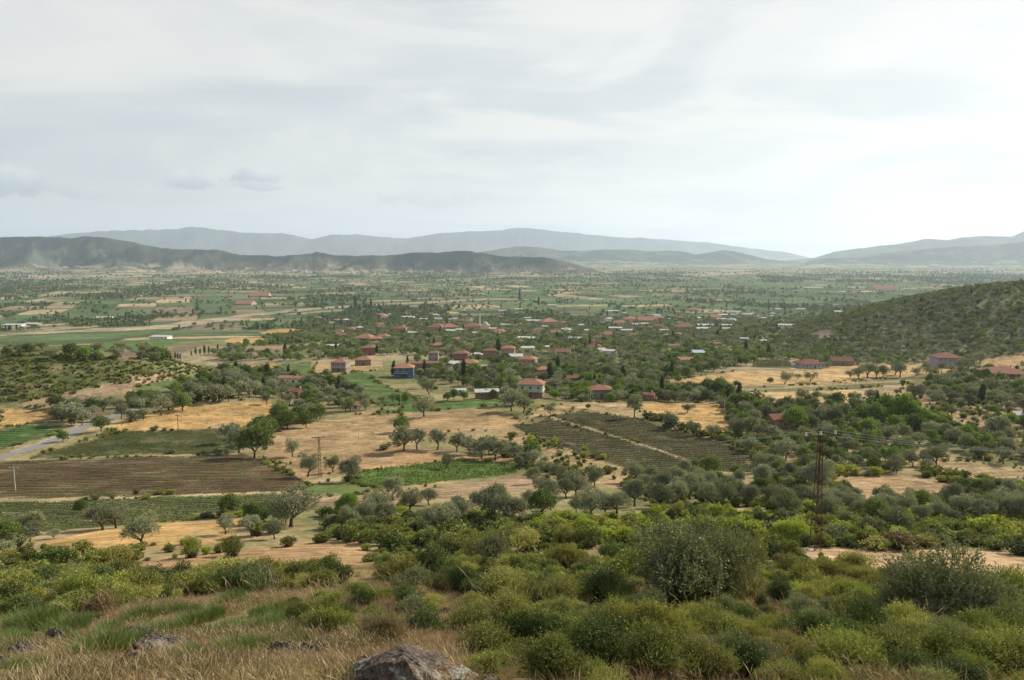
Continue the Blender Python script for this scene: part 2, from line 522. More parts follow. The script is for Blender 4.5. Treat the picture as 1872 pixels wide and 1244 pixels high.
# name, colour pair, row (azimuth of the rows in degrees from +X, spacing, strength), polygon
VINE2 = ((.125, .098, .068), (.10, .08, .052))
REG = [
    ('scrub_slope', ((.14, .15, .085), (.215, .20, .135)), None, [(1400, 648), (1440, 622), (1490, 606), (1560, 584), (1650, 561), (1750, 534), (1860, 518), (1960, 512), (1960, 636), (1872, 642), (1760, 646), (1640, 656), (1560, 662), (1460, 656)]),
    ('scrub_slope', ((.090, .110, .040), (.15, .145, .065)), None, [(-60, 662), (0, 660), (90, 655), (200, 656), (330, 664), (350, 668), (300, 682), (235, 688), (205, 700), (110, 716), (60, 730), (20, 744), (-60, 748)]),
    ('meadow', ((.14, .16, .06), (.20, .18, .09)), None, [(260, 700), (340, 684), (352, 668), (430, 672), (440, 690), (420, 720), (330, 728), (240, 728)]),
    ('wheat_field', STRAW, None, [(0, 750), (60, 750), (98, 752), (92, 768), (60, 774), (0, 784)]),
    ('crop_field', ((.05, .10, .035), (.07, .11, .04)), (8, 2.5, .6), [(-20, 792), (50, 776), (110, 778), (115, 792), (60, 806), (-20, 828)]),
    ('crop_field', DGREEN, (3, 1.5, .75), [(55, 836), (110, 818), (200, 793), (300, 788), (440, 783), (432, 800), (428, 829), (330, 830), (230, 832), (60, 840)]),
    ('wheat_field', STRAW, (14, 3.0, .25), [(185, 792), (240, 770), (300, 752), (345, 742), (430, 735), (498, 730), (500, 745), (515, 752), (470, 770), (440, 783), (300, 787)]),
    ('ploughed_field', BROWN, (2, 1.7, .85), [(-30, 846), (60, 842), (230, 836), (430, 832), (478, 842), (520, 862), (572, 884), (565, 895), (500, 898), (240, 907), (-30, 914)]),
    ('crop_field', ((.15, .13, .07), (.12, .12, .055)), (2, 2.1, 1.0), [(-30, 922), (230, 912), (500, 903), (530, 925), (500, 938), (400, 945), (250, 958), (90, 972), (-30, 976)]),
    ('wheat_field', STRAW, (10, 2.0, .2), [(60, 1012), (85, 990), (180, 970), (280, 958), (420, 945), (470, 950), (430, 962), (420, 990), (330, 1000), (250, 1003), (120, 1006)]),
    ('stubble_field', STUB, (8, 2.0, .25), [(165, 1052), (200, 1035), (320, 1018), (420, 1008), (500, 1000), (560, 991), (668, 990), (674, 1015), (660, 1032), (560, 1036), (480, 1040), (340, 1062), (240, 1058)]),
    ('stubble_field', ((.43, .29, .16), (.33, .215, .12)), (8, 2.6, .3), [(478, 842), (485, 812), (500, 796), (530, 780), (590, 768), (655, 757), (760, 760), (915, 750), (950, 768), (935, 795), (900, 790),
                                    (840, 786), (740, 812), (680, 828), (600, 832), (560, 846), (520, 852)]),
    ('stubble_field', STUB, (6, 2.0, .2), [(482, 846), (560, 848), (640, 832), (740, 814), (800, 826), (900, 834), (960, 838), (940, 848), (860, 843), (720, 853), (640, 862), (560, 874), (520, 866)]),
    ('vegetable_field', BGREEN, (12, 2.2, .7), [(640, 866), (740, 850), (860, 840), (948, 850), (946, 866), (840, 878), (760, 888), (700, 893), (650, 886)]),
    ('meadow', ((.10, .14, .045), (.14, .15, .06)), None, [(562, 884), (640, 878), (700, 896), (640, 908), (560, 906)]),
    ('stubble_field', PINK, None, [(566, 912), (700, 902), (840, 884), (960, 870), (1010, 885), (900, 905), (820, 912), (700, 934), (590, 938)]),
    ('vineyard_ground', VINE2, (-12, 2.5, 1.0), [(938, 780), (1003, 764), (1090, 791), (1200, 824), (1268, 848), (1285, 862), (1190, 870), (1150, 853), (1060, 830), (985, 805)]),
    ('vineyard_ground', VINE2, (-12, 2.5, 1.0), [(1012, 762), (1060, 752), (1160, 764), (1240, 787), (1330, 812), (1390, 846), (1385, 862), (1296, 864), (1276, 848), (1205, 822), (1095, 788)]),
    ('stubble_field', ((.46, .32, .19), (.36, .24, .14)), None, [(975, 748), (1065, 735), (1160, 738), (1165, 757), (1100, 750), (1060, 748), (1000, 760), (962, 766)]),
    ('wheat_field', STRAW, None, [(1168, 740), (1240, 735), (1312, 738), (1334, 760), (1334, 800), (1290, 793), (1235, 776), (1180, 757)]),
    ('dry_slope', ((.42, .30, .17), (.29, .21, .11)), None, [(940, 785), (985, 808), (1060, 833), (1150, 856), (1190, 872), (1140, 895), (1040, 878), (960, 845), (900, 800)]),
    ('crop_field', GREEN, None, [(603, 692), (650, 680), (680, 690), (695, 705), (745, 722), (775, 738), (760, 748), (690, 742), (655, 722), (625, 705)]),
    ('crop_field', ((.065, .125, .032), (.085, .14, .045)), None, [(680, 752), (740, 743), (820, 737), (912, 729), (918, 741), (800, 751), (690, 757)]),
    ('meadow', DULL, None, [(790, 690), (850, 690), (888, 706), (870, 716), (795, 714)]),
    ('meadow', ((.085, .13, .05), (.11, .14, .06)), None, [(505, 666), (570, 662), (562, 681), (508, 683)]),
    ('wheat_field', STRAW, None, [(428, 674), (470, 667), (498, 666), (512, 680), (470, 686), (440, 684)]),
    ('wheat_field', ((.46, .32, .18), (.40, .27, .15)), None, [(556, 688), (580, 663), (612, 661), (640, 664), (700, 662), (700, 676), (640, 682), (600, 684)]),
    ('wheat_field', ((.52, .35, .18), (.43, .28, .14)), (0, 4.0, .2), [(1215, 700), (1262, 690), (1340, 679), (1440, 678), (1560, 668), (1740, 664), (1760, 676), (1700, 684), (1560, 697), (1365, 707), (1290, 701)]),
    ('meadow', ((.18, .155, .085), (.15, .135, .07)), None, [(1364, 709), (1560, 699), (1760, 682), (1800, 686), (1700, 700), (1560, 711), (1380, 718)]),
    ('orchard_ground', ((.52, .36, .19), (.42, .28, .14)), None, [(1384, 719), (1480, 716), (1560, 713), (1600, 718), (1560, 738), (1450, 738), (1400, 733)]),
    ('dry_slope', ((.36, .26, .16), (.26, .19, .11)), None, [(1600, 716), (1700, 703), (1800, 690), (1872, 700), (1960, 700), (1960, 800), (1872, 800), (1800, 800), (1740, 770), (1700, 745), (1640, 735)]),
    ('wheat_field', ((.50, .33, .18), (.40, .26, .14)), None, [(1755, 676), (1800, 655), (1872, 650), (1960, 650), (1960, 668), (1872, 672), (1800, 684)]),
    ('stubble_field', ((.47, .31, .18), (.38, .25, .15)), None, [(1516, 882), (1540, 872), (1640, 869), (1755, 888), (1752, 905), (1700, 922), (1620, 914), (1540, 902)]),
    ('stubble_field', ((.38, .27, .16), (.28, .20, .12)), None, [(1690, 845), (1760, 842), (1872, 858), (1960, 862), (1960, 900), (1872, 892), (1770, 880)]),
    ('stubble_field', ((.48, .32, .185), (.37, .245, .145)), (4, 2.0, .2), [(1440, 1012), (1520, 1002), (1620, 1000), (1740, 1003), (1872, 1014), (1960, 1020), (1960, 1070), (1872, 1062), (1720, 1048), (1620, 1046), (1500, 1028)]),
    ('vineyard_ground', ((.12, .11, .06), (.16, .13, .08)), None, [(1375, 672), (1380, 660), (1440, 656), (1452, 672)]),
    ('wheat_field', STRAW, None, [(472, 608), (500, 602), (535, 601), (572, 606), (545, 611), (520, 615), (492, 612)]),
    ('wheat_field', STRAW, None, [(412, 624), (430, 617), (482, 618), (480, 626), (440, 629)]),
    ('stubble_field', PINK, None, [(450, 638), (500, 632), (600, 626), (600, 632), (520, 641), (460, 650)]),
    ('crop_field', ((.10, .17, .055), (.08, .14, .05)), None, [(120, 640), (180, 628), (300, 620), (345, 621), (300, 634), (200, 645)]),
    ('ploughed_field', ((.20, .15, .11), (.16, .12, .09)), None, [(210, 658), (300, 640), (350, 628), (375, 630), (330, 648), (250, 664)]),
    ('crop_field', ((.12, .19, .055), (.10, .15, .05)), None, [(-20, 659), (40, 652), (110, 648), (120, 653), (60, 660)]),
    ('dry_slope', ((.36, .25, .165), (.27, .19, .12)), None, [(30, 742), (70, 728), (150, 716), (215, 704), (255, 702), (240, 714), (190, 726), (120, 738), (60, 748)]),
    ('dry_slope', ((.40, .27, .18), (.30, .2, .13)), None, [(210, 697), (240, 690), (290, 684), (330, 682), (340, 690), (280, 702), (235, 706)]),
    ('vegetable_field', ((.10, .15, .05), (.13, .15, .06)), None, [(230, 716), (262, 706), (330, 692), (395, 680), (420, 690), (330, 710), (260, 724)]),
    ('wheat_field', ((.44, .31, .18), (.36, .25, .14)), None, [(1238, 645), (1290, 638), (1345, 633), (1360, 637), (1300, 645), (1250, 650)]),
    ('ploughed_field', ((.20, .15, .125), (.24, .18, .14)), None, [(1478, 612), (1500, 603), (1525, 601), (1530, 612), (1500, 622)]),
]
ROADS = [('road', [(-60, 852), (0, 836), (60, 818), (110, 800), (150, 781), (185, 766), (215, 758), (240, 750)], 4.2),
         ('path', [(930, 728), (905, 716), (870, 700), (835, 688), (815, 682)], 3.4),
         ('path', [(1455, 850), (1400, 866), (1290, 862), (1272, 848), (1203, 823), (1093, 789), (1006, 763)], 1.5),
         ('path', [(-30, 843), (60, 840.5), (230, 834), (430, 830.5)], 1.5),
         ('path', [(-30, 918), (230, 909.5), (500, 900.5)], 1.3),
         ('path', [(1370, 712.5), (1560, 702), (1700, 693), (1765, 687)], 2.6)]
RIVER = [[(-60, 616), (0, 613), (120, 606), (240, 602), (300, 598), (380, 587), (450, 577), (560, 566), (640, 560), (760, 554), (900, 547), (1010, 549)],
         [(-60, 601), (0, 600), (120, 592), (240, 587)],
         [(530, 575), (640, 566)], [(60, 606), (140, 600)]]
RIVW = [27, 15, 12, 10]

REGW = []
for _n, _c, _r, _p in REG:
    if _r is None and _n in ('wheat_field', 'stubble_field'):
        _r = (len(REGW) * 37 % 34 - 12, 3.4, .28)
    REGW.append((_n, _c, _r, wpoly(_p)))
ROADW = [(n, wline(p), w) for n, p, w in ROADS]
RIVERW = [wline(p, dmin=900) for p in RIVER]


def ground_colour(X, Y, D):
    """what grows there: linear base colours, in world space"""
    n1 = fbm(X / 3.1, Y / 3.1, 61, 4); n2 = fbm(X / 22, Y / 22, 62, 4); n3 = fbm(X / 90, Y / 90, 63, 4)
    def mixc(a, b, f):
        f = np.clip(f, 0, 1)[:, None]
        return np.asarray(a) * (1 - f) + np.asarray(b) * f
    # dry slope near the viewer, brushy middle, orchard village soil
    near = mixc((.33, .235, .125), (.17, .15, .07), .5 + n1 * .9)
    near = mixc(near, np.array([.36, .25, .14]), .3 + n2)
    mid = mixc((.33, .25, .14), (.16, .155, .07), .5 + n2 * 1.3 + n1 * .3)
    vil = mixc((.30, .24, .15), (.15, .165, .07), .55 + n3 * 1.2 + n2 * .6)
    col = mixc(near, mid, sstep(40, 110, D))
    col = mixc(col, vil, sstep(260, 420, D))
    # patchwork of the plain
    plain = np.zeros((len(X), 3))
    pal = np.array([(.085, .125, .06), (.105, .145, .065), (.07, .10, .05), (.13, .15, .08), (.30, .23, .145), (.20, .16, .11), (.055, .085, .04), (.095, .14, .07), (.38, .29, .18)])
    ca, sa = math.cos(0.33), math.sin(0.33)
    wx = X + 60 * fbm(X / 700, Y / 700, 66, 2); wy = Y + 60 * fbm(X / 700, Y / 700, 67, 2)
    U = wx * ca + wy * sa; Vv = -wx * sa + wy * ca
    blk = np.floor(U / 620) + 97 * np.floor(Vv / 520)
    hb = hash2(np.floor(U / 620), np.floor(Vv / 520), 5)
    us = np.where(hb < .5, 150, 85); vs = np.where(hb < .5, 75, 170)
    iu = np.floor(U / us); iv = np.floor(Vv / vs)
    h = hash2(iu * 7 + blk, iv * 3 + blk, 9)
    dry = .30 + .22 * sstep(0, -900, X) - 0.14 * sstep(0, 700, X)
    idx = np.where(h < 1 - dry, (h * 977 % 1 * 4).astype(int), 4 + (h * 977 % 1 * 5).astype(int))
    plain = pal[np.clip(idx, 0, 8)]
    eu = np.abs(U / us - iu - .5); ev = np.abs(Vv / vs - iv - .5)
    edge = (np.maximum(eu * 1, ev) > .47)
    plain = np.where(edge[:, None], np.array([.07, .095, .045]), plain)
    plain = plain * (1 + .35 * n3[:, None])
    col = mixc(col, plain, sstep(1150, 1500, D + 120 * n3 + 560 * sstep(-120, -420, X)))
    # stony brightening towards the foot of the far hills
    n4 = fbm(X / 420, Y / 260, 71, 5)
    foot = sstep(4000, 5400, D) * sstep(.08, .2, n4 * .5 + .6 * fbm(X / 170, Y / 60, 74, 3))
    col = mixc(col, np.array([.40, .32, .23]), foot * .8)
    return col


def hill_colour(X, Y, H, D):
    n = fbm(X / 500, Y / 380, 72, 5); n2 = fbm(X / 130, Y / 130, 73, 4)
    up = sstep(8, 70, H + 60 * n + 30 * n2)
    c0 = np.array([.34, .28, .20]); c1 = np.array([.006, .013, .012]); c2 = np.array([.075, .08, .05])
    f = np.clip(up + .3 * n2, 0, 1)[:, None]
    rg = .62 * ridged(X / 750 + 3, Y / 1300 + 3, 3, 5) + .38 * ridged(X / 290 + 7, Y / 430 + 7, 4, 3)          # woods in gullies, scrub on spurs; tone contrast also paints in the relief shading
    gf = np.clip(sstep(.56, .76, rg) + .4 * n2, 0, 1)[:, None]
    green = c1 * (1 - gf) + np.array([.062, .070, .052]) * gf
    patch = (sstep(.14, .24, n * .5 + n2 * .6) * sstep(95, 35, H))[:, None] * .75
    col = (c0 * .22 + green * .78) * (1 - f) + green * f
    col = col * (1 - patch) + c0 * patch
    # scattered clearings high on the slopes
    cl = sstep(.30, .42, fbm(X / 210, Y / 150, 75, 3))[:, None] * .35
    return col * (1 - cl) + np.array([.15, .15, .12]) * cl


def build_ground():
    # polar sheet: fine inside the view, coarse behind the viewer
    a_in = np.linspace(R(-43), R(43), 1150)
    a_out = np.linspace(R(43), R(317), 70)[1:-1]
    az = np.concatenate([a_in, a_out])
    nA = len(az)
    rr = np.exp(np.linspace(math.log(2.5), math.log(26500), 1180))
    rr = np.concatenate([[0.01, 0.8, 1.6], rr])
    nR = len(rr)
    A, Rr = np.meshgrid(az, rr)
    X = (np.sin(A) * Rr).ravel(); Y = (np.cos(A) * Rr).ravel()
    Z = terrain(X, Y)
    D = np.hypot(X, Y)
    H = hill_height(X, Y)
    region = np.full(len(X), -1, np.int32)
    wob = 0.016
    Xw = X + fbm(X / (D * .03 + 1), Y / (D * .03 + 1), 80, 2) * D * wob * 0.5
    Yw = Y + fbm(X / (D * .03 + 1), Y / (D * .03 + 1), 81, 2) * D * wob
    front = (Y > 5) & (np.abs(X) < Y * 1.0)
    for i, (n, c, r, P) in enumerate(REGW):
        Pa = np.array(P)
        sel = front & (X > Pa[:, 0].min() - 5) & (X < Pa[:, 0].max() + 5) & (Y > Pa[:, 1].min() - 5) & (Y < Pa[:, 1].max() + 5)
        k = np.nonzero(sel)[0]
        ins = inpoly(Xw[k], Yw[k], P)
        region[k[ins]] = i
    NR = len(REGW)
    for j, (n, L, w) in enumerate(ROADW):
        La = np.array(L)
        sel = front & (X > La[:, 0].min() - 9) & (X < La[:, 0].max() + 9) & (Y > La[:, 1].min() - 9) & (Y < La[:, 1].max() + 9)
        k = np.nonzero(sel)[0]
        dd = seg_dist(X[k], Y[k], L)
        region[k[dd < w / 2]] = NR + j
    NQ = NR + len(ROADW)
    for L, w in zip(RIVERW, RIVW):
        La = np.array(L)
        sel = front & (X > La[:, 0].min() - 90) & (X < La[:, 0].max() + 90) & (Y > La[:, 1].min() - 90) & (Y < La[:, 1].max() + 90)
        k = np.nonzero(sel)[0]
        dd = seg_dist(X[k], Y[k], L)
        region[k[dd < w * (1 + .6 * fbm(X[k] / 120, Y[k] / 120, 90, 3))]] = NQ
    region[(H > 14) & (D > 3500)] = NQ + 1
    # colours
    col = ground_colour(X, Y, D)
    n2 = np.clip(.5 + .9 * fbm(X / 14, Y / 7, 64, 4) + .8 * fbm(X / 11, Y / 1.7, 65, 4), 0, 1)[:, None]
    for i, (n, c, r, P) in enumerate(REGW):
        k = region == i
        cc = np.asarray(c[0]) * (1 - n2[k]) + np.asarray(c[1]) * n2[k]
        weed = sstep(.30, .5, fbm(X[k] / 3.0, Y[k] / 2.2, 68, 3) + .35 * fbm(X[k] / 25, Y[k] / 25, 69, 2))[:, None] * .55
        bald = sstep(.34, .5, fbm(X[k] / 9, Y[k] / 5, 70, 3))[:, None] * .35
        cc = cc * (1 - weed) + np.array([.12, .12, .055]) * weed
        col[k] = cc * (1 - bald) + np.array([.36, .28, .19]) * bald
    for j, (n, L, w) in enumerate(ROADW):
        col[region == NR + j] = (.34, .27, .17) if n == 'path' else (.3, .28, .26)
    k = region == NQ
    col[k] = np.array([.31, .25, .175]) * (1 + .5 * fbm(X[k] / 60, Y[k] / 30, 91, 3))[:, None]
    k = region == NQ + 1
    hc = hill_colour(X[k], Y[k], H[k], D[k])
    col[k] = hc
    phase = np.zeros(len(X)); rk = np.zeros(len(X))
    for i, (n, c, r, P) in enumerate(REGW):
        if r:
            k = region == i
            a = R(r[0])
            phase[k] = (-math.sin(a) * X[k] + math.cos(a) * Y[k]) / r[1]
            rk[k] = r[2]
    # faces
    ia = np.arange(nA); ja = (ia + 1) % nA
    ir = np.arange(nR - 1)
    I, Jr = np.meshgrid(ia, ir)
    J2 = np.meshgrid(ja, ir)[0]
    F = np.stack([Jr * nA + I, Jr * nA + J2, (Jr + 1) * nA + J2, (Jr + 1) * nA + I], -1).reshape(-1, 4)
    F = F[:, ::-1]
    fr = region[F[:, 0]]
    V = np.stack([X, Y, Z], 1)
    colA = np.concatenate([np.clip(col, 0.01, .9), np.ones((len(X), 1))], 1)

    def sub(name, sel, mat):
        f = F[sel]
        if len(f) == 0:
            return
        u, inv = np.unique(f, return_inverse=True)
        me = mesh_np(name, V[u], inv.reshape(f.shape), [mat], True,
                     {'col': ('POINT', 'FLOAT_COLOR', colA[u]), 'rowphase': ('POINT', 'FLOAT', phase[u]), 'rowk': ('POINT', 'FLOAT', rk[u])})
        o = link(name, me)
        tag(o, kind='structure')
    sub('ground', fr == -1, M_LAND)
    for i, (n, c, r, P) in enumerate(REGW):
        sub(n, fr == i, M_LAND)
    for j, (n, L, w) in enumerate(ROADW):
        sub(n, fr == NR + j, M_ROAD if n == 'road' else M_LAND)
    sub('dry_riverbed', fr == NQ, M_LAND)
    sub('hills', fr == NQ + 1, M_LAND)


build_ground()


def build_haze():
    x0, x1, y0, y1, z0, z1 = -27500, 27500, -27500, 27500, -12, 1500
    V = [(x, y, z) for z in (z0, z1) for y in (y0, y1) for x in (x0, x1)]
    F = [(0, 2, 3, 1), (4, 5, 7, 6), (0, 1, 5, 4), (2, 6, 7, 3), (0, 4, 6, 2), (1, 3, 7, 5)]
    m = bpy.data.materials.new('haze_air')
    m.use_nodes = True
    t = NT(m.node_tree)
    out = t.n('ShaderNodeOutputMaterial')
    pv = t.n('ShaderNodeVolumePrincipled')
    pv.inputs['Color'].default_value = (0.71, 0.85, 1.0, 1)
    pv.inputs['Density'].default_value = HAZE_DENSITY
    pv.inputs['Anisotropy'].default_value = 0.32
    t.l(pv.outputs[0], out.inputs['Volume'])
    me = mesh_np('haze', np.array(V, float), np.array(F), [m], False)
    tag(link('haze', me), 'pale blue haze filling the valley air', 'haze', kind='stuff')


HAZE_DENSITY = 4.6e-5
build_haze()

# ------------------------------------------------------------------ plants
def leaf_material(name, c_in, c_out, c_alt=None, trans=0.3, var=0.35, gloss=0.025, patch=None):
    m, t, out = new_mat(name)
    a = t.n('ShaderNodeAttribute', attribute_name='tint')
    oi = t.n('ShaderNodeObjectInfo')
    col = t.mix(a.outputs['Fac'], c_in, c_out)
    if c_alt:
        col = t.mix(t.math('MULTIPLY', t.ramp(oi.outputs['Random'], [(0.35, 0.0), (1.0, 1.0)]), 0.75), col, c_alt)
    if patch:
        geo = t.n('ShaderNodeNewGeometry')
        col = t.mix(t.ramp(t.noise(geo.outputs['Position'], 0.55, 4, 0.6), [(0.42, 0.0), (0.6, 1.0)]), col, t.mix(a.outputs['Fac'], *patch))
    k = t.math('ADD', t.math('MULTIPLY', t.math('FRACT', t.math('MULTIPLY', oi.outputs['Random'], 7.31)), var), 1 - var / 2)
    s = t.n('ShaderNodeVectorMath', operation='SCALE')
    t.l(col, s.inputs[0]); t.l(k, s.inputs['Scale'])
    d = t.n('ShaderNodeBsdfDiffuse'); t.l(s.outputs[0], d.inputs[0])
    tr = t.n('ShaderNodeBsdfTranslucent')
    ty = t.mix(1.0, s.outputs[0], (1.25, 1.3, 0.6), 'MULTIPLY')
    t.l(ty, tr.inputs[0])
    mx = t.n('ShaderNodeMixShader'); mx.inputs[0].default_value = trans
    t.l(d.outputs[0], mx.inputs[1]); t.l(tr.outputs[0], mx.inputs[2])
    g = t.n('ShaderNodeBsdfGlossy'); g.inputs['Roughness'].default_value = 0.5; g.inputs[0].default_value = (.8, .85, .8, 1)
    mg = t.n('ShaderNodeMixShader'); mg.inputs[0].default_value = gloss
    t.l(mx.outputs[0], mg.inputs[1]); t.l(g.outputs[0], mg.inputs[2])
    t.l(mg.outputs[0], out.inputs[0])
    return m


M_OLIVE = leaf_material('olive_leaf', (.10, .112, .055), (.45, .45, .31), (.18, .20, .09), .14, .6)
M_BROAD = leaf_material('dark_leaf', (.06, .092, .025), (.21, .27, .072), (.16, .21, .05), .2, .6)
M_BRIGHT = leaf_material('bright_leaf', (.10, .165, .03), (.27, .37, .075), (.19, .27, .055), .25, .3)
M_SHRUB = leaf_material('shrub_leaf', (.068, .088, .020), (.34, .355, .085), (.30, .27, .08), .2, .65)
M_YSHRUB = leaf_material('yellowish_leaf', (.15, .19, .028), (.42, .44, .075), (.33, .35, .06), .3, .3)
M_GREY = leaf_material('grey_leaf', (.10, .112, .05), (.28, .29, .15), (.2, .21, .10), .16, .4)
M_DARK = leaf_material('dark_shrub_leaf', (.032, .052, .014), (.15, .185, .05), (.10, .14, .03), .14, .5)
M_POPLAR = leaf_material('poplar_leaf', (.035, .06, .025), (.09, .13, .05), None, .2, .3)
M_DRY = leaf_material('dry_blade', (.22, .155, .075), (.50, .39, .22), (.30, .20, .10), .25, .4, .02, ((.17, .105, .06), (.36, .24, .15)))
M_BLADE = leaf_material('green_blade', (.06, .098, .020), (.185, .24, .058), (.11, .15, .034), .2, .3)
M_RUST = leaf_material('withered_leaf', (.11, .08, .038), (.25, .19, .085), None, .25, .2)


def bark_material():
    m, t, out = new_mat('bark')
    geo = t.n('ShaderNodeNewGeometry')
    n = t.noise(geo.outputs['Position'], 6.0, 5, 0.7)
    col = t.mix(t.ramp(n, [(0.3, 0.0), (0.7, 1.0)]), (.035, .027, .02), (.12, .095, .072))
    b = t.n('ShaderNodeBsdfDiffuse'); t.l(col, b.inputs[0]); t.l(b.outputs[0], out.inputs[0])
    return m


M_BARK = bark_material()


def unit(v):
    return v / (np.linalg.norm(v, axis=1, keepdims=True) + 1e-9)


def leaves_mesh(name, seed, lobes, shoots, per, L, W, shoot_len, up, mat, jitter=0.25, low=-0.55, depth=0.5):
    """leaf-sized faces set along short shoots that grow out of an uneven cloud of lobes"""
    g = np.random.default_rng(seed)
    lb = np.array(lobes, float)
    area = (lb[:, 3] * lb[:, 4] + lb[:, 3] * lb[:, 5] + lb[:, 4] * lb[:, 5])
    k = g.choice(len(lb), shoots, p=area / area.sum())
    d = unit(g.normal(size=(shoots * 3, 3)))
    d = d[d[:, 2] > low][:shoots]
    k = k[:len(d)]
    r = 1 - depth * g.random(len(d)) ** 2.2
    r = r * (1 + jitter * g.normal(size=len(d)) * 0.35)
    o = lb[k, :3] + d * lb[k, 3:6] * r[:, None]
    sdir = unit(d + np.array([0, 0, up]) + 0.45 * g.normal(size=d.shape))
    sl = shoot_len * (0.5 + g.random(len(d))) * np.where(g.random(len(d)) < .07, 1.9, 1.0)
    n = len(d) * per
    idx = np.repeat(np.arange(len(d)), per)
    tt = np.tile((np.arange(per) + .5) / per, len(d)) + g.normal(size=n) * .05
    p = o[idx] + sdir[idx] * (sl[idx] * tt)[:, None]
    ld = unit(sdir[idx] * .7 + g.normal(size=(n, 3)) * .8)
    sd = unit(np.cross(ld, g.normal(size=(n, 3))))
    ll = (L * (0.65 + .7 * g.random(n)))[:, None]; ww = (W * (0.65 + .7 * g.random(n)))[:, None]
    v0 = p; v1 = p + ld * ll * .5 + sd * ww * .5; v2 = p + ld * ll; v3 = p + ld * ll * .5 - sd * ww * .5
    V = np.stack([v0, v1, v2, v3], 1).reshape(-1, 3)
    V[:, 2] = np.maximum(V[:, 2], -0.12 * L)
    F = np.arange(n * 4).reshape(-1, 4)
    # young leaves at shoot tips are paler; darker inner ones also paint in shade
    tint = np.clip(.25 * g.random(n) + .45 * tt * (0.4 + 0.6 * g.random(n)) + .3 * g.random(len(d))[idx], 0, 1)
    return mesh_np(name, V, F, [mat], False, {'tint': ('FACE', 'FLOAT', tint)})


def tubes_mesh(name, paths, mat, sides=7):
    """paths: list of [(x,y,z,r), ...] -> one continuous tapered tube each"""
    Vs, Fs = [], []
    base = 0
    for P in paths:
        P = [np.array(p, float) for p in P]
        n = len(P)
        for i, p in enumerate(P):
            a = P[min(i + 1, n - 1)][:3] - P[max(i - 1, 0)][:3]
            a = a / (np.linalg.norm(a) + 1e-9)
            u = np.cross(a, [0.3, 1, 0.1]); u /= np.linalg.norm(u) + 1e-9
            w = np.cross(a, u)
            for s in range(sides):
                q = 2 * math.pi * s / sides
                Vs.append(p[:3] + (u * math.cos(q) + w * math.sin(q)) * p[3])
        for i in range(n - 1):
            for s in range(sides):
                s2 = (s + 1) % sides
                Fs.append((base + i * sides + s, base + i * sides + s2, base + (i + 1) * sides + s2, base + (i + 1) * sides + s))
        base += n * sides
    return mesh_np(name, np.array(Vs), np.array(Fs), [mat], True)


def trunk_paths(g, lobes, h0, r0, lean=0.15, fork=0.3):
    """a trunk that forks into a limb for each of the larger lobes"""
    P = []
    top = np.array([g.normal() * lean, g.normal() * lean, h0])
    P.append([(0, 0, -0.6, r0 * 1.35), (0, 0, 0.0, r0 * 1.2), (top[0] * .4, top[1] * .4, h0 * .5, r0 * .85), (*top, r0 * .7)])
    for lb in lobes:
        e = np.array(lb[:3]) + np.array([0, 0, -0.1])
        mid = top * .5 + e * .5 + np.array([g.normal() * .12, g.normal() * .12, -.15])
        st = top * 0.9
        P.append([(*st, r0 * .55), (*mid, r0 * .33), (*e, r0 * .12)])
        for _ in range(2):
            e2 = e + g.normal(size=3) * np.array(lb[3:6]) * .5
            P.append([(*mid, r0 * .2), (*(mid * .4 + e2 * .6), r0 * .12), (*e2, r0 * .04)])
    return P


def olive_lobes(g, n=6, w=1.7, h=5.0):
    L = []
    a0 = g.random() * 6.28
    for i in range(n):
        a = a0 + i * 6.283 / n + g.normal() * .3
        rr = w * (.35 + .85 * g.random())
        z = h * (.38 + .42 * g.random())
        s = .5 + .42 * g.random()
        L.append((math.cos(a) * rr, math.sin(a) * rr, z, 1.15 * s, 1.15 * s, 1.0 * s))
    L.append((g.normal() * .5, g.normal() * .5, h * .72, .95, .95, .95))
    L.append((g.normal() * .6, g.normal() * .6, h * .58, 1.15, 1.15, .9))
    return L


def join_meshes(name, a, b):
    """crown and trunk as one mesh with two materials"""
    def arr(me):
        V = np.empty(len(me.vertices) * 3, np.float32); me.vertices.foreach_get('co', V)
        F = np.empty(len(me.loops), np.int32); me.loops.foreach_get('vertex_index', F)
        return V.reshape(-1, 3), F.reshape(-1, 4)
    Va, Fa = arr(a); Vb, Fb = arr(b)
    ti = np.empty(len(a.polygons), np.float32); a.attributes['tint'].data.foreach_get('value', ti)
    return mesh_np(name, np.concatenate([Va, Vb]), np.concatenate([Fa, Fb + len(Va)]), [a.materials[0], b.materials[0]], False,
                   {'tint': ('FACE', 'FLOAT', np.concatenate([ti, np.zeros(len(Fb))]))},
                   np.concatenate([np.zeros(len(Fa)), np.ones(len(Fb))]))


def twigs_mesh(g, lobes, n, w):
    """dark woody stems, added to deepen shade inside a bush and below the leaves"""
    lb = np.array(lobes, float)
    k = g.integers(0, len(lb), n)
    a = g.normal(size=(n, 3)) * [.22, .22, 0]
    e = lb[k, :3] + unit(g.normal(size=(n, 3))) * lb[k, 3:6] * .85
    e[:, 2] = np.abs(e[:, 2])
    m = a * .4 + e * .6 + g.normal(size=(n, 3)) * .06; m[:, 2] *= .75
    s = unit(np.cross(e - a, g.normal(size=(n, 3)))) * w
    V = np.stack([a - s, a + s, m + s * .8, m - s * .8, e + s * .4, e - s * .4], 1).reshape(-1, 3)
    b = np.arange(n)[:, None] * 6
    F = np.concatenate([b + [0, 1, 2, 3], b + [3, 2, 4, 5]])
    return mesh_np('twigs', V, F, [M_BARK], False)


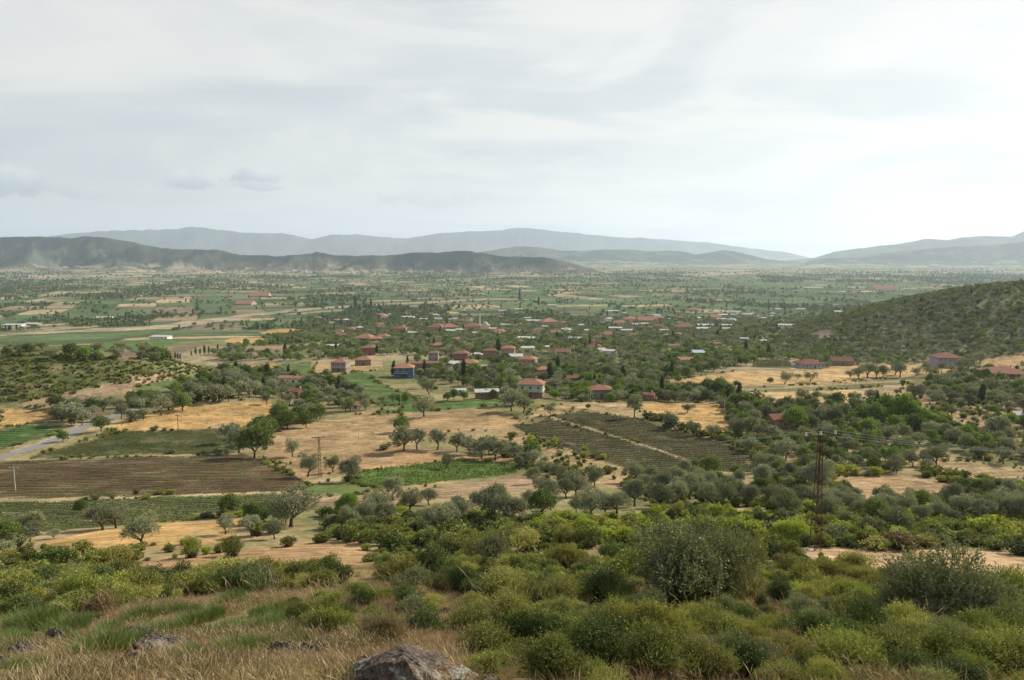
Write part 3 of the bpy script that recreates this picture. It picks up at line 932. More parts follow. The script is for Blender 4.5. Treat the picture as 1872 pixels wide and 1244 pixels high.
def make_tree_protos():
    T = {}
    # olives, 5 m tall
    for lod, (sh, per, L, W, cnt) in {'a': (1500, 8, .20, .085, 6), 'b': (480, 6, .36, .17, 6), 'c': (150, 4, .62, .36, 5)}.items():
        out = []
        for v in range(cnt):
            g = np.random.default_rng(100 + v)
            lo = olive_lobes(g, 8 + v % 3, 1.6 + .25 * (v % 3))
            tr = tubes_mesh('olive_trunk', trunk_paths(g, lo[:5], 1.15 + .2 * (v % 2), .2 + .03 * (v % 3)), M_BARK, 7 if lod == 'a' else 5)
            cr = leaves_mesh('olive_crown', 200 + v, lo, sh, per, L, W, .42, .35, M_OLIVE)
            out.append((cr, tr))
        T['olive_' + lod] = out
    # round broadleaf trees, 6 m tall
    for lod, (sh, per, L, W, cnt) in {'a': (1900, 8, .22, .15, 4), 'b': (520, 6, .40, .26, 4), 'c': (160, 4, .7, .5, 4)}.items():
        out = []
        for v in range(cnt):
            g = np.random.default_rng(300 + v)
            lo = []
            for i in range(8):
                a = i * 6.283 / 8 + g.normal() * .25
                lo.append((math.cos(a) * 1.5, math.sin(a) * 1.5, 2.3 + 1.6 * g.random(), 1.15 + .3 * g.random(), 1.15 + .3 * g.random(), 1.1 + .4 * g.random()))
            for i in range(4):
                a = i * 6.283 / 4 + g.normal() * .25
                lo.append((math.cos(a) * .7, math.sin(a) * .7, 4.1 + .6 * g.random(), 1.0, 1.0, .95 + .4 * g.random()))
            tr = tubes_mesh('broadleaf_trunk', trunk_paths(g, lo[:6], 1.2, .2), M_BARK, 7 if lod == 'a' else 5)
            cr = leaves_mesh('broadleaf_crown', 400 + v, lo, sh, per, L, W, .4, .2, M_BROAD)
            out.append((cr, tr))
        T['broad_' + lod] = out
        br = []
        for cr, tr in out:
            c2 = cr.copy(); c2.materials.clear(); c2.materials.append(M_BRIGHT)
            br.append((c2, tr))
        T['bright_' + lod] = br
    # columns: poplar and cypress, 9 m tall
    for lod, (sh, per, L, W, cnt) in {'a': (1000, 6, .3, .18, 3), 'c': (110, 4, .9, .5, 3)}.items():
        out = []
        for v in range(cnt):
            g = np.random.default_rng(500 + v)
            lo = []
            for i in range(9):
                z = 1.6 + i * .8
                w = (.75 + .25 * math.sin(i / 8 * math.pi)) * (1 - .55 * (i / 8) ** 2)
                lo.append((g.normal() * .18, g.normal() * .18, z, w, w, .95))
            tr = tubes_mesh('column_trunk', [[(0, 0, -.5, .2), (0, 0, 1.5, .15), (0, 0, 6, .06)]], M_BARK, 5)
            cr = leaves_mesh('column_crown', 600 + v, lo, sh, per, L, W, .5, 1.2, M_POPLAR)
            out.append((cr, tr))
        T['poplar_' + lod] = out
    # shrubs, about 1.2 m tall and 1.9 m wide
    def shrub_lobes(g, n, w, h):
        L = []
        for i in range(n):
            a = g.random() * 6.283; rr = w * math.sqrt(g.random())
            s = .17 + .19 * g.random()
            L.append((math.cos(a) * rr, math.sin(a) * rr, h * (.25 + .55 * g.random() * (1 - .6 * rr / w)), s * 1.1, s * 1.1, s * 1.15))
        L.append((.1 * g.normal(), .1 * g.normal(), h * .22, w * .7, w * .7, h * .36))
        return L
    for lod, (sh, per, L, W, sl, cnt) in {'a': (1900, 11, .040, .022, .17, 6), 'b': (1100, 8, .062, .036, .19, 6), 'c': (330, 5, .15, .09, .2, 5), 'd': (70, 4, .34, .24, .25, 4)}.items():
        out = []
        for v in range(cnt):
            g = np.random.default_rng(700 + v)
            lo = shrub_lobes(g, 15 + v, .66, 1.3)
            lm = leaves_mesh('shrub_leaves', 800 + v, lo, sh, per, L, W, sl, .75, M_SHRUB, .30, -.12, .35)
            out.append((join_meshes('shrub_plant', lm, twigs_mesh(g, lo, {'a': 420, 'b': 300, 'c': 120, 'd': 40}[lod], {'a': .008, 'b': .012, 'c': .03, 'd': .06}[lod])), None))
        T['shrub_' + lod] = out
        for nm, mt in (('yshrub_', M_YSHRUB), ('gshrub_', M_GREY), ('dshrub_', M_DARK), ('rshrub_', M_RUST)):
            o2 = []
            for cr, _ in out[:4]:
                c2 = cr.copy(); c2.materials.clear(); c2.materials.append(mt); c2.materials.append(M_BARK)
                o2.append((c2, None))
            T[nm + lod] = o2
    return T


T = make_tree_protos()


def blades_mesh(name, seed, n, h, spread, width, mat, lean=0.5, head=0.0, segs=4):
    g = np.random.default_rng(seed)
    a = g.random(n) * 6.283; r = spread * np.sqrt(g.random(n))
    base = np.stack([np.cos(a) * r, np.sin(a) * r, np.full(n, -.03)], 1)
    hh = h * (.5 + .6 * g.random(n))
    la = a + g.normal(size=n) * .8
    ld = np.stack([np.cos(la), np.sin(la), np.zeros(n)], 1) * (lean * hh * (.3 + g.random(n)))[:, None]
    side = unit(np.cross(ld + 1e-4, [0, 0, 1]) + .5 * g.normal(size=(n, 3)) * [1, 1, 0])
    Vs = []
    for s in range(segs + 1):
        t = s / segs
        c = base + ld * t ** 2 + np.stack([0 * hh, 0 * hh, hh * (t - .28 * lean * t ** 3)], 1)
        w = width * (1 - t) ** .7 if head == 0 else width * (.7 if t < .72 else head)
        if head and s == segs: w = width * .3
        Vs.append(c - side * w / 2); Vs.append(c + side * w / 2)
    V = np.stack(Vs, 1)
    k = 2 * (segs + 1)
    F = []
    for s in range(segs):
        F.append(np.arange(n)[:, None] * k + np.array([2 * s, 2 * s + 1, 2 * s + 3, 2 * s + 2]))
    F = np.stack(F, 1).reshape(-1, 4)
    ti = np.repeat(g.random(n), segs)
    if head:
        ti = np.clip(ti * .6 + np.tile(np.arange(segs) / segs, n) * .5, 0, 1)
    return mesh_np(name, V.reshape(-1, 3), F, [mat], False, {'tint': ('FACE', 'FLOAT', ti)})


def proto_obj(name, me):
    return bpy.data.objects.new(name, me)        # a pattern for the scatter; never linked to the scene itself


def scatter(name, protos, pts, scl, rot, idx, label, cat, group=None):
    """one object of kind stuff: patterns set on points"""
    n = len(pts)
    if n == 0:
        return
    me = bpy.data.meshes.new(name)
    me.vertices.add(n)
    me.vertices.foreach_set('co', np.asarray(pts, np.float32).ravel())
    s = np.asarray(scl, np.float32)
    if s.ndim == 1:
        s = np.stack([s, s, s], 1)
    a = me.attributes.new('scl', 'FLOAT_VECTOR', 'POINT'); a.data.foreach_set('vector', s.ravel())
    r = np.asarray(rot, np.float32)
    if r.ndim == 1:
        r = np.stack([0 * r, 0 * r, r], 1)
    a = me.attributes.new('rot', 'FLOAT_VECTOR', 'POINT'); a.data.foreach_set('vector', r.ravel())
    a = me.attributes.new('idx', 'INT', 'POINT'); a.data.foreach_set('value', np.asarray(idx, np.int32))
    o = link(name, me)
    ng = bpy.data.node_groups.new(name, 'GeometryNodeTree')
    ng.interface.new_socket('Geometry', in_out='INPUT', socket_type='NodeSocketGeometry')
    ng.interface.new_socket('Geometry', in_out='OUTPUT', socket_type='NodeSocketGeometry')
    N = ng.nodes; Lk = ng.links
    gi = N.new('NodeGroupInput'); go = N.new('NodeGroupOutput')
    jn = N.new('GeometryNodeJoinGeometry')
    for p in reversed(protos):
        oi = N.new('GeometryNodeObjectInfo'); oi.inputs['Object'].default_value = p; oi.inputs['As Instance'].default_value = True
        Lk.new(oi.outputs['Geometry'], jn.inputs[0])
    ip = N.new('GeometryNodeInstanceOnPoints')
    Lk.new(gi.outputs[0], ip.inputs['Points']); Lk.new(jn.outputs[0], ip.inputs['Instance'])
    ip.inputs['Pick Instance'].default_value = True
    for nm, typ, sock in (('idx', 'INT', 'Instance Index'), ('rot', 'FLOAT_VECTOR', 'Rotation'), ('scl', 'FLOAT_VECTOR', 'Scale')):
        na = N.new('GeometryNodeInputNamedAttribute'); na.data_type = typ; na.inputs[0].default_value = nm
        Lk.new(na.outputs[0], ip.inputs[sock])
    Lk.new(ip.outputs[0], go.inputs[0])
    md = o.modifiers.new('scatter', 'NODES'); md.node_group = ng
    tag(o, label, cat, group, 'stuff')
    return o

# ------------------------------------------------------------------ where plants stand
# species, photo px of the foot, photo py of the foot, height in photo px, width factor
HAND = []
def H_(sp, rows):
    for r in rows:
        HAND.append((sp, *r) if len(r) == 4 else (sp, *r, 1.0))
H_('olive', [(62, 977, 46, 1.15), (22, 978, 44), (188, 970, 52, 1.3), (212, 966, 44), (258, 1000, 64, 1.05), (412, 977, 40), (460, 980, 44), (502, 986, 38), (532, 964, 72, 1.25), (100, 985, 22),
    (640, 968, 48), (668, 962, 52), (700, 966, 54), (719, 915, 50), (748, 938, 44), (690, 940, 46), (795, 974, 60), (816, 970, 56), (833, 958, 58), (880, 946, 56), (903, 958, 80), (931, 963, 70, 1.1),
    (1001, 925, 56), (965, 930, 40), (1052, 908, 52, 1.1), (1035, 912, 44), (1080, 946, 54, 1.15), (1107, 942, 46), (1128, 943, 50), (1087, 892, 46), (1160, 926, 56), (1163, 884, 44, 1.1), (1190, 888, 40),
    (1207, 930, 52, 1.1), (1242, 926, 54), (1261, 914, 56), (1285, 922, 44), (1321, 924, 56, 1.15), (1345, 918, 48), (1372, 925, 44), (1300, 905, 46), (1392, 893, 48), (1235, 890, 44), (1250, 876, 40), (1215, 895, 38),
    (1410, 925, 44), (1350, 890, 34), (1275, 890, 36), (985, 868, 30), (960, 855, 34), (945, 842, 30), (1020, 880, 36), (975, 885, 34), (1002, 868, 26),
    (563, 872, 46), (535, 836, 34), (642, 881, 50), (609, 864, 34), (437, 828, 56), (420, 812, 42), (775, 762, 40, 1.1), (738, 826, 52, 1.1), (762, 822, 42), (800, 823, 42), (835, 826, 36), (858, 832, 36), (880, 838, 36),
    (905, 842, 42), (922, 836, 34), (815, 858, 30), (895, 826, 34),
    (295, 760, 38), (240, 772, 26), (262, 768, 24), (222, 766, 30), (333, 750, 26), (365, 732, 32), (400, 736, 36, 1.2), (418, 734, 32), (456, 728, 35), (436, 728, 34), (487, 740, 22), (385, 728, 30), (350, 722, 28), (345, 742, 28),
    (136, 775, 42, 1.2), (113, 770, 38), (150, 778, 34), (470, 722, 28), (500, 718, 26), (515, 728, 26), (320, 738, 30), (300, 742, 26),
    (530, 742, 26), (548, 752, 26), (512, 760, 30), (585, 738, 24), (600, 742, 22), (620, 746, 26), (632, 752, 28), (640, 736, 24), (655, 745, 22), (668, 750, 22), (605, 728, 24), (575, 726, 22), (718, 735, 18), (700, 737, 16),
    (773, 712, 26), (785, 722, 28), (935, 752, 46), (922, 742, 38), (957, 756, 36), (948, 740, 30), (1006, 760, 24), (1160, 764, 46, .6), (1224, 784, 34), (1256, 756, 20), (1267, 748, 10), (1267, 798, 32), (1302, 800, 26), (1342, 798, 36), (1367, 800, 42),
    (1390, 806, 36), (1415, 810, 34), (1380, 778, 32), (1402, 772, 34), (1425, 776, 36), (1444, 768, 34), (1500, 775, 38), (1523, 782, 40), (1545, 770, 34), (1483, 787, 34), (1463, 733, 22), (1491, 735, 22), (1434, 703, 24), (1481, 699, 22), (1459, 694, 12),
    (1415, 850, 40), (1436, 842, 46), (1396, 890, 44), (1420, 862, 36), (1441, 945, 58, 1.15), (1495, 900, 66), (1511, 952, 50), (1470, 930, 48), (1505, 852, 46), (1530, 930, 40),
    (1586, 692, 30, 1.3), (1570, 694, 26), (1602, 690, 24), (1614, 692, 26), (1645, 690, 30), (1636, 686, 22), (1675, 688, 18), (1693, 683, 22), (1721, 681, 18), (1759, 676, 22), (1770, 674, 24), (1791, 665, 24), (1740, 682, 18), (1554, 692, 16),
    (1673, 730, 30, 1.2), (1685, 728, 24), (1717, 738, 28), (1766, 724, 26), (1778, 722, 24), (1812, 723, 36), (1561, 740, 26), (1592, 734, 24), (1600, 742, 22), (1861, 742, 24), (1872, 712, 26), (1826, 806, 48, 1.2), (1815, 800, 34), (1842, 812, 36),
    (1690, 853, 30), (1712, 853, 42), (1602, 832, 26), (1663, 846, 28), (1650, 800, 30), (1700, 800, 34), (1730, 802, 30), (1745, 812, 34), (1765, 822, 34), (1628, 806, 32), (1600, 795, 28), (1790, 838, 26),
    (1650, 945, 50), (1600, 948, 46), (1570, 955, 44), (1555, 938, 40), (1625, 960, 40), (1740, 930, 52), (1760, 945, 48), (1800, 948, 52), (1830, 940, 48), (1860, 950, 50), (1715, 950, 38), (1690, 955, 34), (1785, 928, 40), (1880, 960, 56), (1845, 915, 44)])
H_('broad', [(148, 938, 26), (465, 838, 60), (475, 800, 38), (482, 812, 44), (185, 789, 28), (115, 808, 20), (136, 760, 28), (334, 752, 34), (510, 775, 36), (526, 785, 34), (545, 776, 34), (560, 782, 30), (585, 768, 28), (500, 790, 26), (735, 790, 30), (625, 745, 24),
    (560, 740, 28), (640, 752, 24), (730, 740, 18), (742, 738, 20), (830, 732, 20), (818, 735, 18), (848, 733, 18), (890, 728, 16), (902, 730, 18), (1256, 690, 20), (1364, 670, 18), (1316, 724, 34), (1294, 722, 30), (1363, 750, 34, 1.3), (1345, 748, 28), (1380, 745, 26),
    (1220, 690, 22), (1305, 680, 22), (1075, 748, 10), (1340, 770, 24), (1355, 778, 24), (1240, 700, 14), (1345, 708, 12), (1408, 702, 12), (1290, 736, 22), (1260, 730, 24), (1235, 728, 22), (1210, 732, 20),
    (1580, 772, 34), (1600, 775, 38), (1675, 790, 34), (1775, 806, 32), (1720, 790, 28), (1745, 796, 26), (1630, 740, 12), (937, 648 + 60, 24), (1790, 735, 14), (1740, 700, 12), (1560, 800, 28), (1540, 806, 30), (1700, 812, 28), (1640, 832, 26)])
H_('bright', [(1648, 774, 52, 1.0), (1619, 766, 44, .9), (1668, 778, 40), (1690, 782, 34), (1705, 785, 30), (1635, 790, 30), (1586, 798, 34), (1560, 776, 24), (1454, 786, 42), (1435, 780, 26), (1631, 852, 34), (1618, 845, 28), (1765, 808, 30), (1800, 822, 28), (1780, 815, 26),
    (1510, 818, 22), (1645, 858, 24), (1000, 722, 18), (1520, 866, 20), (1140, 690, 16), (1170, 686, 16), (1095, 700, 18)])

def place_hand():
    out = []
    for sp, px, py, h, w in HAND:
        p = at(px, py)
        D = math.hypot(p.x, p.y)
        m = h * p.y / FPX * .96
        out.append([sp, p.x, p.y, p.z, m, w])
    return out


def clear_of_fields(x, y, grow=0.0, also=()):
    ok = np.ones(len(x), bool)
    for n, c, r, P in REGW:
        if n in ('dry_slope', 'meadow', 'scrub_slope'):
            continue
        Pa = np.array(P)
        k = np.nonzero((x > Pa[:, 0].min()) & (x < Pa[:, 0].max()) & (y > Pa[:, 1].min()) & (y < Pa[:, 1].max()))[0]
        if len(k):
            ok[k[inpoly(x[k], y[k], P)]] = False
    for n, L, w in ROADW:
        La = np.array(L)
        k = np.nonzero((x > La[:, 0].min() - 6) & (x < La[:, 0].max() + 6) & (y > La[:, 1].min() - 6) & (y < La[:, 1].max() + 6))[0]
        if len(k):
            ok[k[seg_dist(x[k], y[k], L) < w / 2 + 1.2]] = False
    return ok


def in_px(poly, px, py):
    return inpoly(px, py, poly)


def candidates(n, y0, y1, half=0.80, seed=1):
    g = np.random.default_rng(seed)
    y = np.sqrt(y0 ** 2 + g.random(n) * (y1 ** 2 - y0 ** 2))
    x = (g.random(n) * 2 - 1) * half * y
    return x, y


def area_of(y0, y1, half=0.80):
    return half * (y1 ** 2 - y0 ** 2)


def thin(x, y, r, keep):
    """drop candidates that crowd each other; r may vary"""
    cell = {}
    out = []
    for i in range(len(x)):
        if not keep[i]:
            continue
        ri = r[i]
        cx, cy = int(x[i] // 6), int(y[i] // 6)
        bad = False
        for a in (-1, 0, 1):
            for b in (-1, 0, 1):
                for j in cell.get((cx + a, cy + b), ()):
                    if (x[i] - x[j]) ** 2 + (y[i] - y[j]) ** 2 < (ri + r[j]) ** 2 * .30:
                        bad = True; break
                if bad: break
            if bad: break
        if not bad:
            out.append(i)
            cell.setdefault((cx, cy), []).append(i)
    return np.array(out, int)


# house plots are kept free of trees (filled in below)
PLOTS = []

PLACED = []            # species, x, y, z, height, width factor

# ------------------------------------------------------------------ buildings
def wall_mat(name, c, brick=False, rough_var=0.25):
    m, t, out = new_mat(name)
    tc = t.n('ShaderNodeTexCoord')
    P = tc.outputs['Object']
    n = t.noise(P, 0.9, 5, 0.65)
    n2 = t.noise(P, 6.0, 4, 0.6)
    col = t.mix(t.math('MULTIPLY', t.ramp(n, [(0.4, 0.0), (0.75, 1.0)]), rough_var * 2), c, tuple(v * .6 for v in c))
    if brick:
        br = t.n('ShaderNodeTexBrick')
        br.inputs['Scale'].default_value = 2.2
        br.inputs['Color1'].default_value = (*c, 1); br.inputs['Color2'].default_value = (*[v * .7 for v in c], 1)
        br.inputs['Mortar'].default_value = (.3, .27, .24, 1)
        br.inputs['Mortar Size'].default_value = .03
        mp = t.n('ShaderNodeMapping'); mp.inputs['Rotation'].default_value = (R(90), 0, R(45)); t.l(P, mp.inputs[0]); t.l(mp.outputs[0], br.inputs[0])
        col = t.mix(.5, col, br.outputs[0])
    k = t.n('ShaderNodeVectorMath', operation='SCALE'); t.l(col, k.inputs[0])
    t.l(t.math('ADD', t.math('MULTIPLY', n2, .4), .8), k.inputs['Scale'])
    b = t.n('ShaderNodeBsdfDiffuse'); t.l(k.outputs[0], b.inputs[0]); t.l(b.outputs[0], out.inputs[0])
    return m


def tile_mat(name, c, sheet=False):
    m, t, out = new_mat(name)
    tc = t.n('ShaderNodeTexCoord')
    P = tc.outputs['Object']
    n = t.noise(P, 1.4, 5, 0.7)
    n2 = t.noise(P, 9.0, 3, 0.6)
    col = t.mix(t.ramp(n, [(0.35, 0.0), (0.7, 1.0)]), c, tuple(v * (.8 if sheet else .62) for v in c))
    sp = t.n('ShaderNodeSeparateXYZ'); t.l(P, sp.inputs[0])
    w = t.math('SINE', t.math('MULTIPLY', t.math('ADD', sp.outputs[0], sp.outputs[1]), 14.0))
    col = t.mix(t.math('MULTIPLY', t.math('ADD', w, 1.0), .14 if not sheet else .07), col, (.05, .03, .02))
    k = t.n('ShaderNodeVectorMath', operation='SCALE'); t.l(col, k.inputs[0])
    t.l(t.math('ADD', t.math('MULTIPLY', n2, .5), .75), k.inputs['Scale'])
    oi = t.n('ShaderNodeObjectInfo')
    fade = t.mix(t.math('MULTIPLY', oi.outputs['Random'], .38), k.outputs[0], (.42, .25, .17) if not sheet else (.40, .37, .33))
    b = t.n('ShaderNodeBsdfDiffuse'); t.l(fade, b.inputs[0]); t.l(b.outputs[0], out.inputs[0])
    return m


WM = {'white': wall_mat('whitewash', (.72, .70, .66)), 'cream': wall_mat('cream_render', (.55, .48, .37)), 'brick': wall_mat('bare_brick', (.30, .15, .10), True),
      'blue': wall_mat('blue_render', (.065, .14, .28)), 'mint': wall_mat('mint_render', (.38, .50, .40)), 'lilac': wall_mat('lilac_render', (.36, .30, .42)),
      'pink': wall_mat('pink_render', (.46, .28, .24)), 'grey': wall_mat('grey_render', (.30, .28, .26)), 'stone': wall_mat('rough_stone', (.26, .20, .15), True),
      'paleblue': wall_mat('pale_blue_render', (.42, .48, .52)), 'red': wall_mat('red_brick', (.30, .11, .08), True)}
RM = {'orange': tile_mat('orange_tiles', (.42, .21, .145)), 'red': tile_mat('red_tiles', (.29, .14, .11)), 'brown': tile_mat('brown_tiles', (.22, .12, .09)),
      'white': tile_mat('white_sheet', (.52, .52, .50), True), 'tin': tile_mat('bluish_tin', (.42, .49, .56), True), 'pinkish': tile_mat('faded_tiles', (.40, .21, .16))}
M_PANE, _t, _o = new_mat('window_pane')
_b = _t.n('ShaderNodeBsdfPrincipled'); _b.inputs['Base Color'].default_value = (.03, .035, .04, 1); _b.inputs['Roughness'].default_value = .2; _t.l(_b.outputs[0], _o.inputs[0])
M_FRAME = wall_mat('white_frame', (.75, .73, .7))
M_DOOR = wall_mat('brown_door', (.16, .09, .05))
M_CONC = wall_mat('grey_concrete', (.42, .40, .37))
M_WOODP = wall_mat('grey_timber', (.17, .13, .10))
M_STEEL = wall_mat('rusty_steel', (.105, .06, .045), False, .6)
M_CERAM = wall_mat('glazed_insulator', (.55, .55, .52))
M_WIRE = wall_mat('aluminium_wire', (.42, .42, .42))


class MB:
    """collects boxes and quads into one mesh"""
    def __init__(s): s.V = []; s.F = []
    def box(s, x0, x1, y0, y1, z0, z1):
        b = len(s.V)
        s.V += [(x, y, z) for z in (z0, z1) for y in (y0, y1) for x in (x0, x1)]
        s.F += [tuple(b + i for i in f) for f in ((0, 2, 3, 1), (4, 5, 7, 6), (0, 1, 5, 4), (2, 6, 7, 3), (0, 4, 6, 2), (1, 3, 7, 5))]
        return s
    def poly(s, pts, faces):
        b = len(s.V); s.V += list(pts); s.F += [tuple(b + i for i in f) for f in faces]; return s
    def bar(s, a, b_, r):
        a = Vector(a); b_ = Vector(b_); d = (b_ - a).normalized()
        u = d.cross(Vector((.3, .9, .2))).normalized(); w = d.cross(u)
        k = len(s.V)
        for p in (a, b_):
            for i in (-1, 1):
                for j in (-1, 1):
                    s.V.append(tuple(p + u * r * i + w * r * j))
        s.F += [tuple(k + i for i in f) for f in ((0, 1, 3, 2), (4, 6, 7, 5), (0, 4, 5, 1), (2, 3, 7, 6), (0, 2, 6, 4), (1, 5, 7, 3))]
        return s
    def build(s, name, mat, parent=None, smooth=False):
        me = bpy.data.meshes.new(name)
        me.from_pydata([tuple(v) for v in s.V], [], s.F)
        me.materials.append(mat); me.update()
        if smooth:
            me.polygons.foreach_set('use_smooth', [True] * len(me.polygons))
        return link(name, me, parent)


def hip_roof(w, d, z, rise, over, ridge=None, thick=.18):
    """w along x, d along y; eaves at height z"""
    W, Dp = w / 2 + over, d / 2 + over
    rd = max(0.0, (W - Dp)) if ridge is None else ridge
    top = [(-rd, 0, z + rise), (rd, 0, z + rise)]
    e = [(-W, -Dp, z), (W, -Dp, z), (W, Dp, z), (-W, Dp, z)]
    lo = [(x, y, z - thick) for x, y, _ in e]
    m = MB()
    m.poly(e + top + lo, [(0, 1, 5, 4), (1, 2, 5), (2, 3, 4, 5), (3, 0, 4), (6, 7, 1, 0), (7, 8, 2, 1), (8, 9, 3, 2), (9, 6, 0, 3), (9, 8, 7, 6)])
    return m


def gable_roof(w, d, z, rise, over, thick=.15):
    W, Dp = w / 2 + over, d / 2 + over
    m = MB()
    m.poly([(-W, -Dp, z), (W, -Dp, z), (W, Dp, z), (-W, Dp, z), (-W, 0, z + rise), (W, 0, z + rise),
            (-W, -Dp, z - thick), (W, -Dp, z - thick), (W, Dp, z - thick), (-W, Dp, z - thick), (-W, 0, z + rise - thick), (W, 0, z + rise - thick)],
           [(0, 1, 5, 4), (2, 3, 4, 5), (7, 6, 10, 11), (9, 8, 11, 10), (6, 7, 1, 0), (8, 9, 3, 2), (0, 4, 10, 6), (4, 3, 9, 10), (1, 7, 11, 5), (5, 11, 8, 2)])
    return m


def dome_roof(w, d, z, rise):
    m = MB(); n = 10
    pts = []
    for i in range(n + 1):
        a = math.pi * i / n
        for y in (-d / 2, d / 2):
            pts.append((-w / 2 * math.cos(a), y, z + rise * math.sin(a)))
    f = [(2 * i, 2 * i + 2, 2 * i + 3, 2 * i + 1) for i in range(n)]
    f += [tuple(2 * i for i in range(n, -1, -1)), tuple(2 * i + 1 for i in range(n + 1))]
    return m.poly(pts, f)


def window(root, x, y, z, w, h, side, near):
    """side: 0 front (-y), 1 right (+x), 2 back, 3 left; sits 4 cm proud of the wall"""
    fr = MB(); t = .07
    def put(mb, a0, a1, z0, z1, o0, o1):
        if side == 0: mb.box(x + a0, x + a1, y - o1, y - o0, z0, z1)
        elif side == 2: mb.box(x + a0, x + a1, y + o0, y + o1, z0, z1)
        elif side == 1: mb.box(x + o0, x + o1, y + a0, y + a1, z0, z1)
        else: mb.box(x - o1, x - o0, y + a0, y + a1, z0, z1)
    put(fr, -w / 2 - t, w / 2 + t, z - .09, z - .005, -.03, .14)
    put(fr, -w / 2 - t, w / 2 + t, z + h + .005, z + h + .08, -.03, .06)
    put(fr, -w / 2 - t, -w / 2, z, z + h, -.03, .06); put(fr, w / 2, w / 2 + t, z, z + h, -.03, .06)
    if near: put(fr, -.03, .03, z, z + h, -.03, .06)
    f = fr.build('window', M_FRAME, root)
    pn = MB(); put(pn, -w / 2, w / 2, z, z + h, -.02, .03)
    pn.build('pane', M_PANE, f)


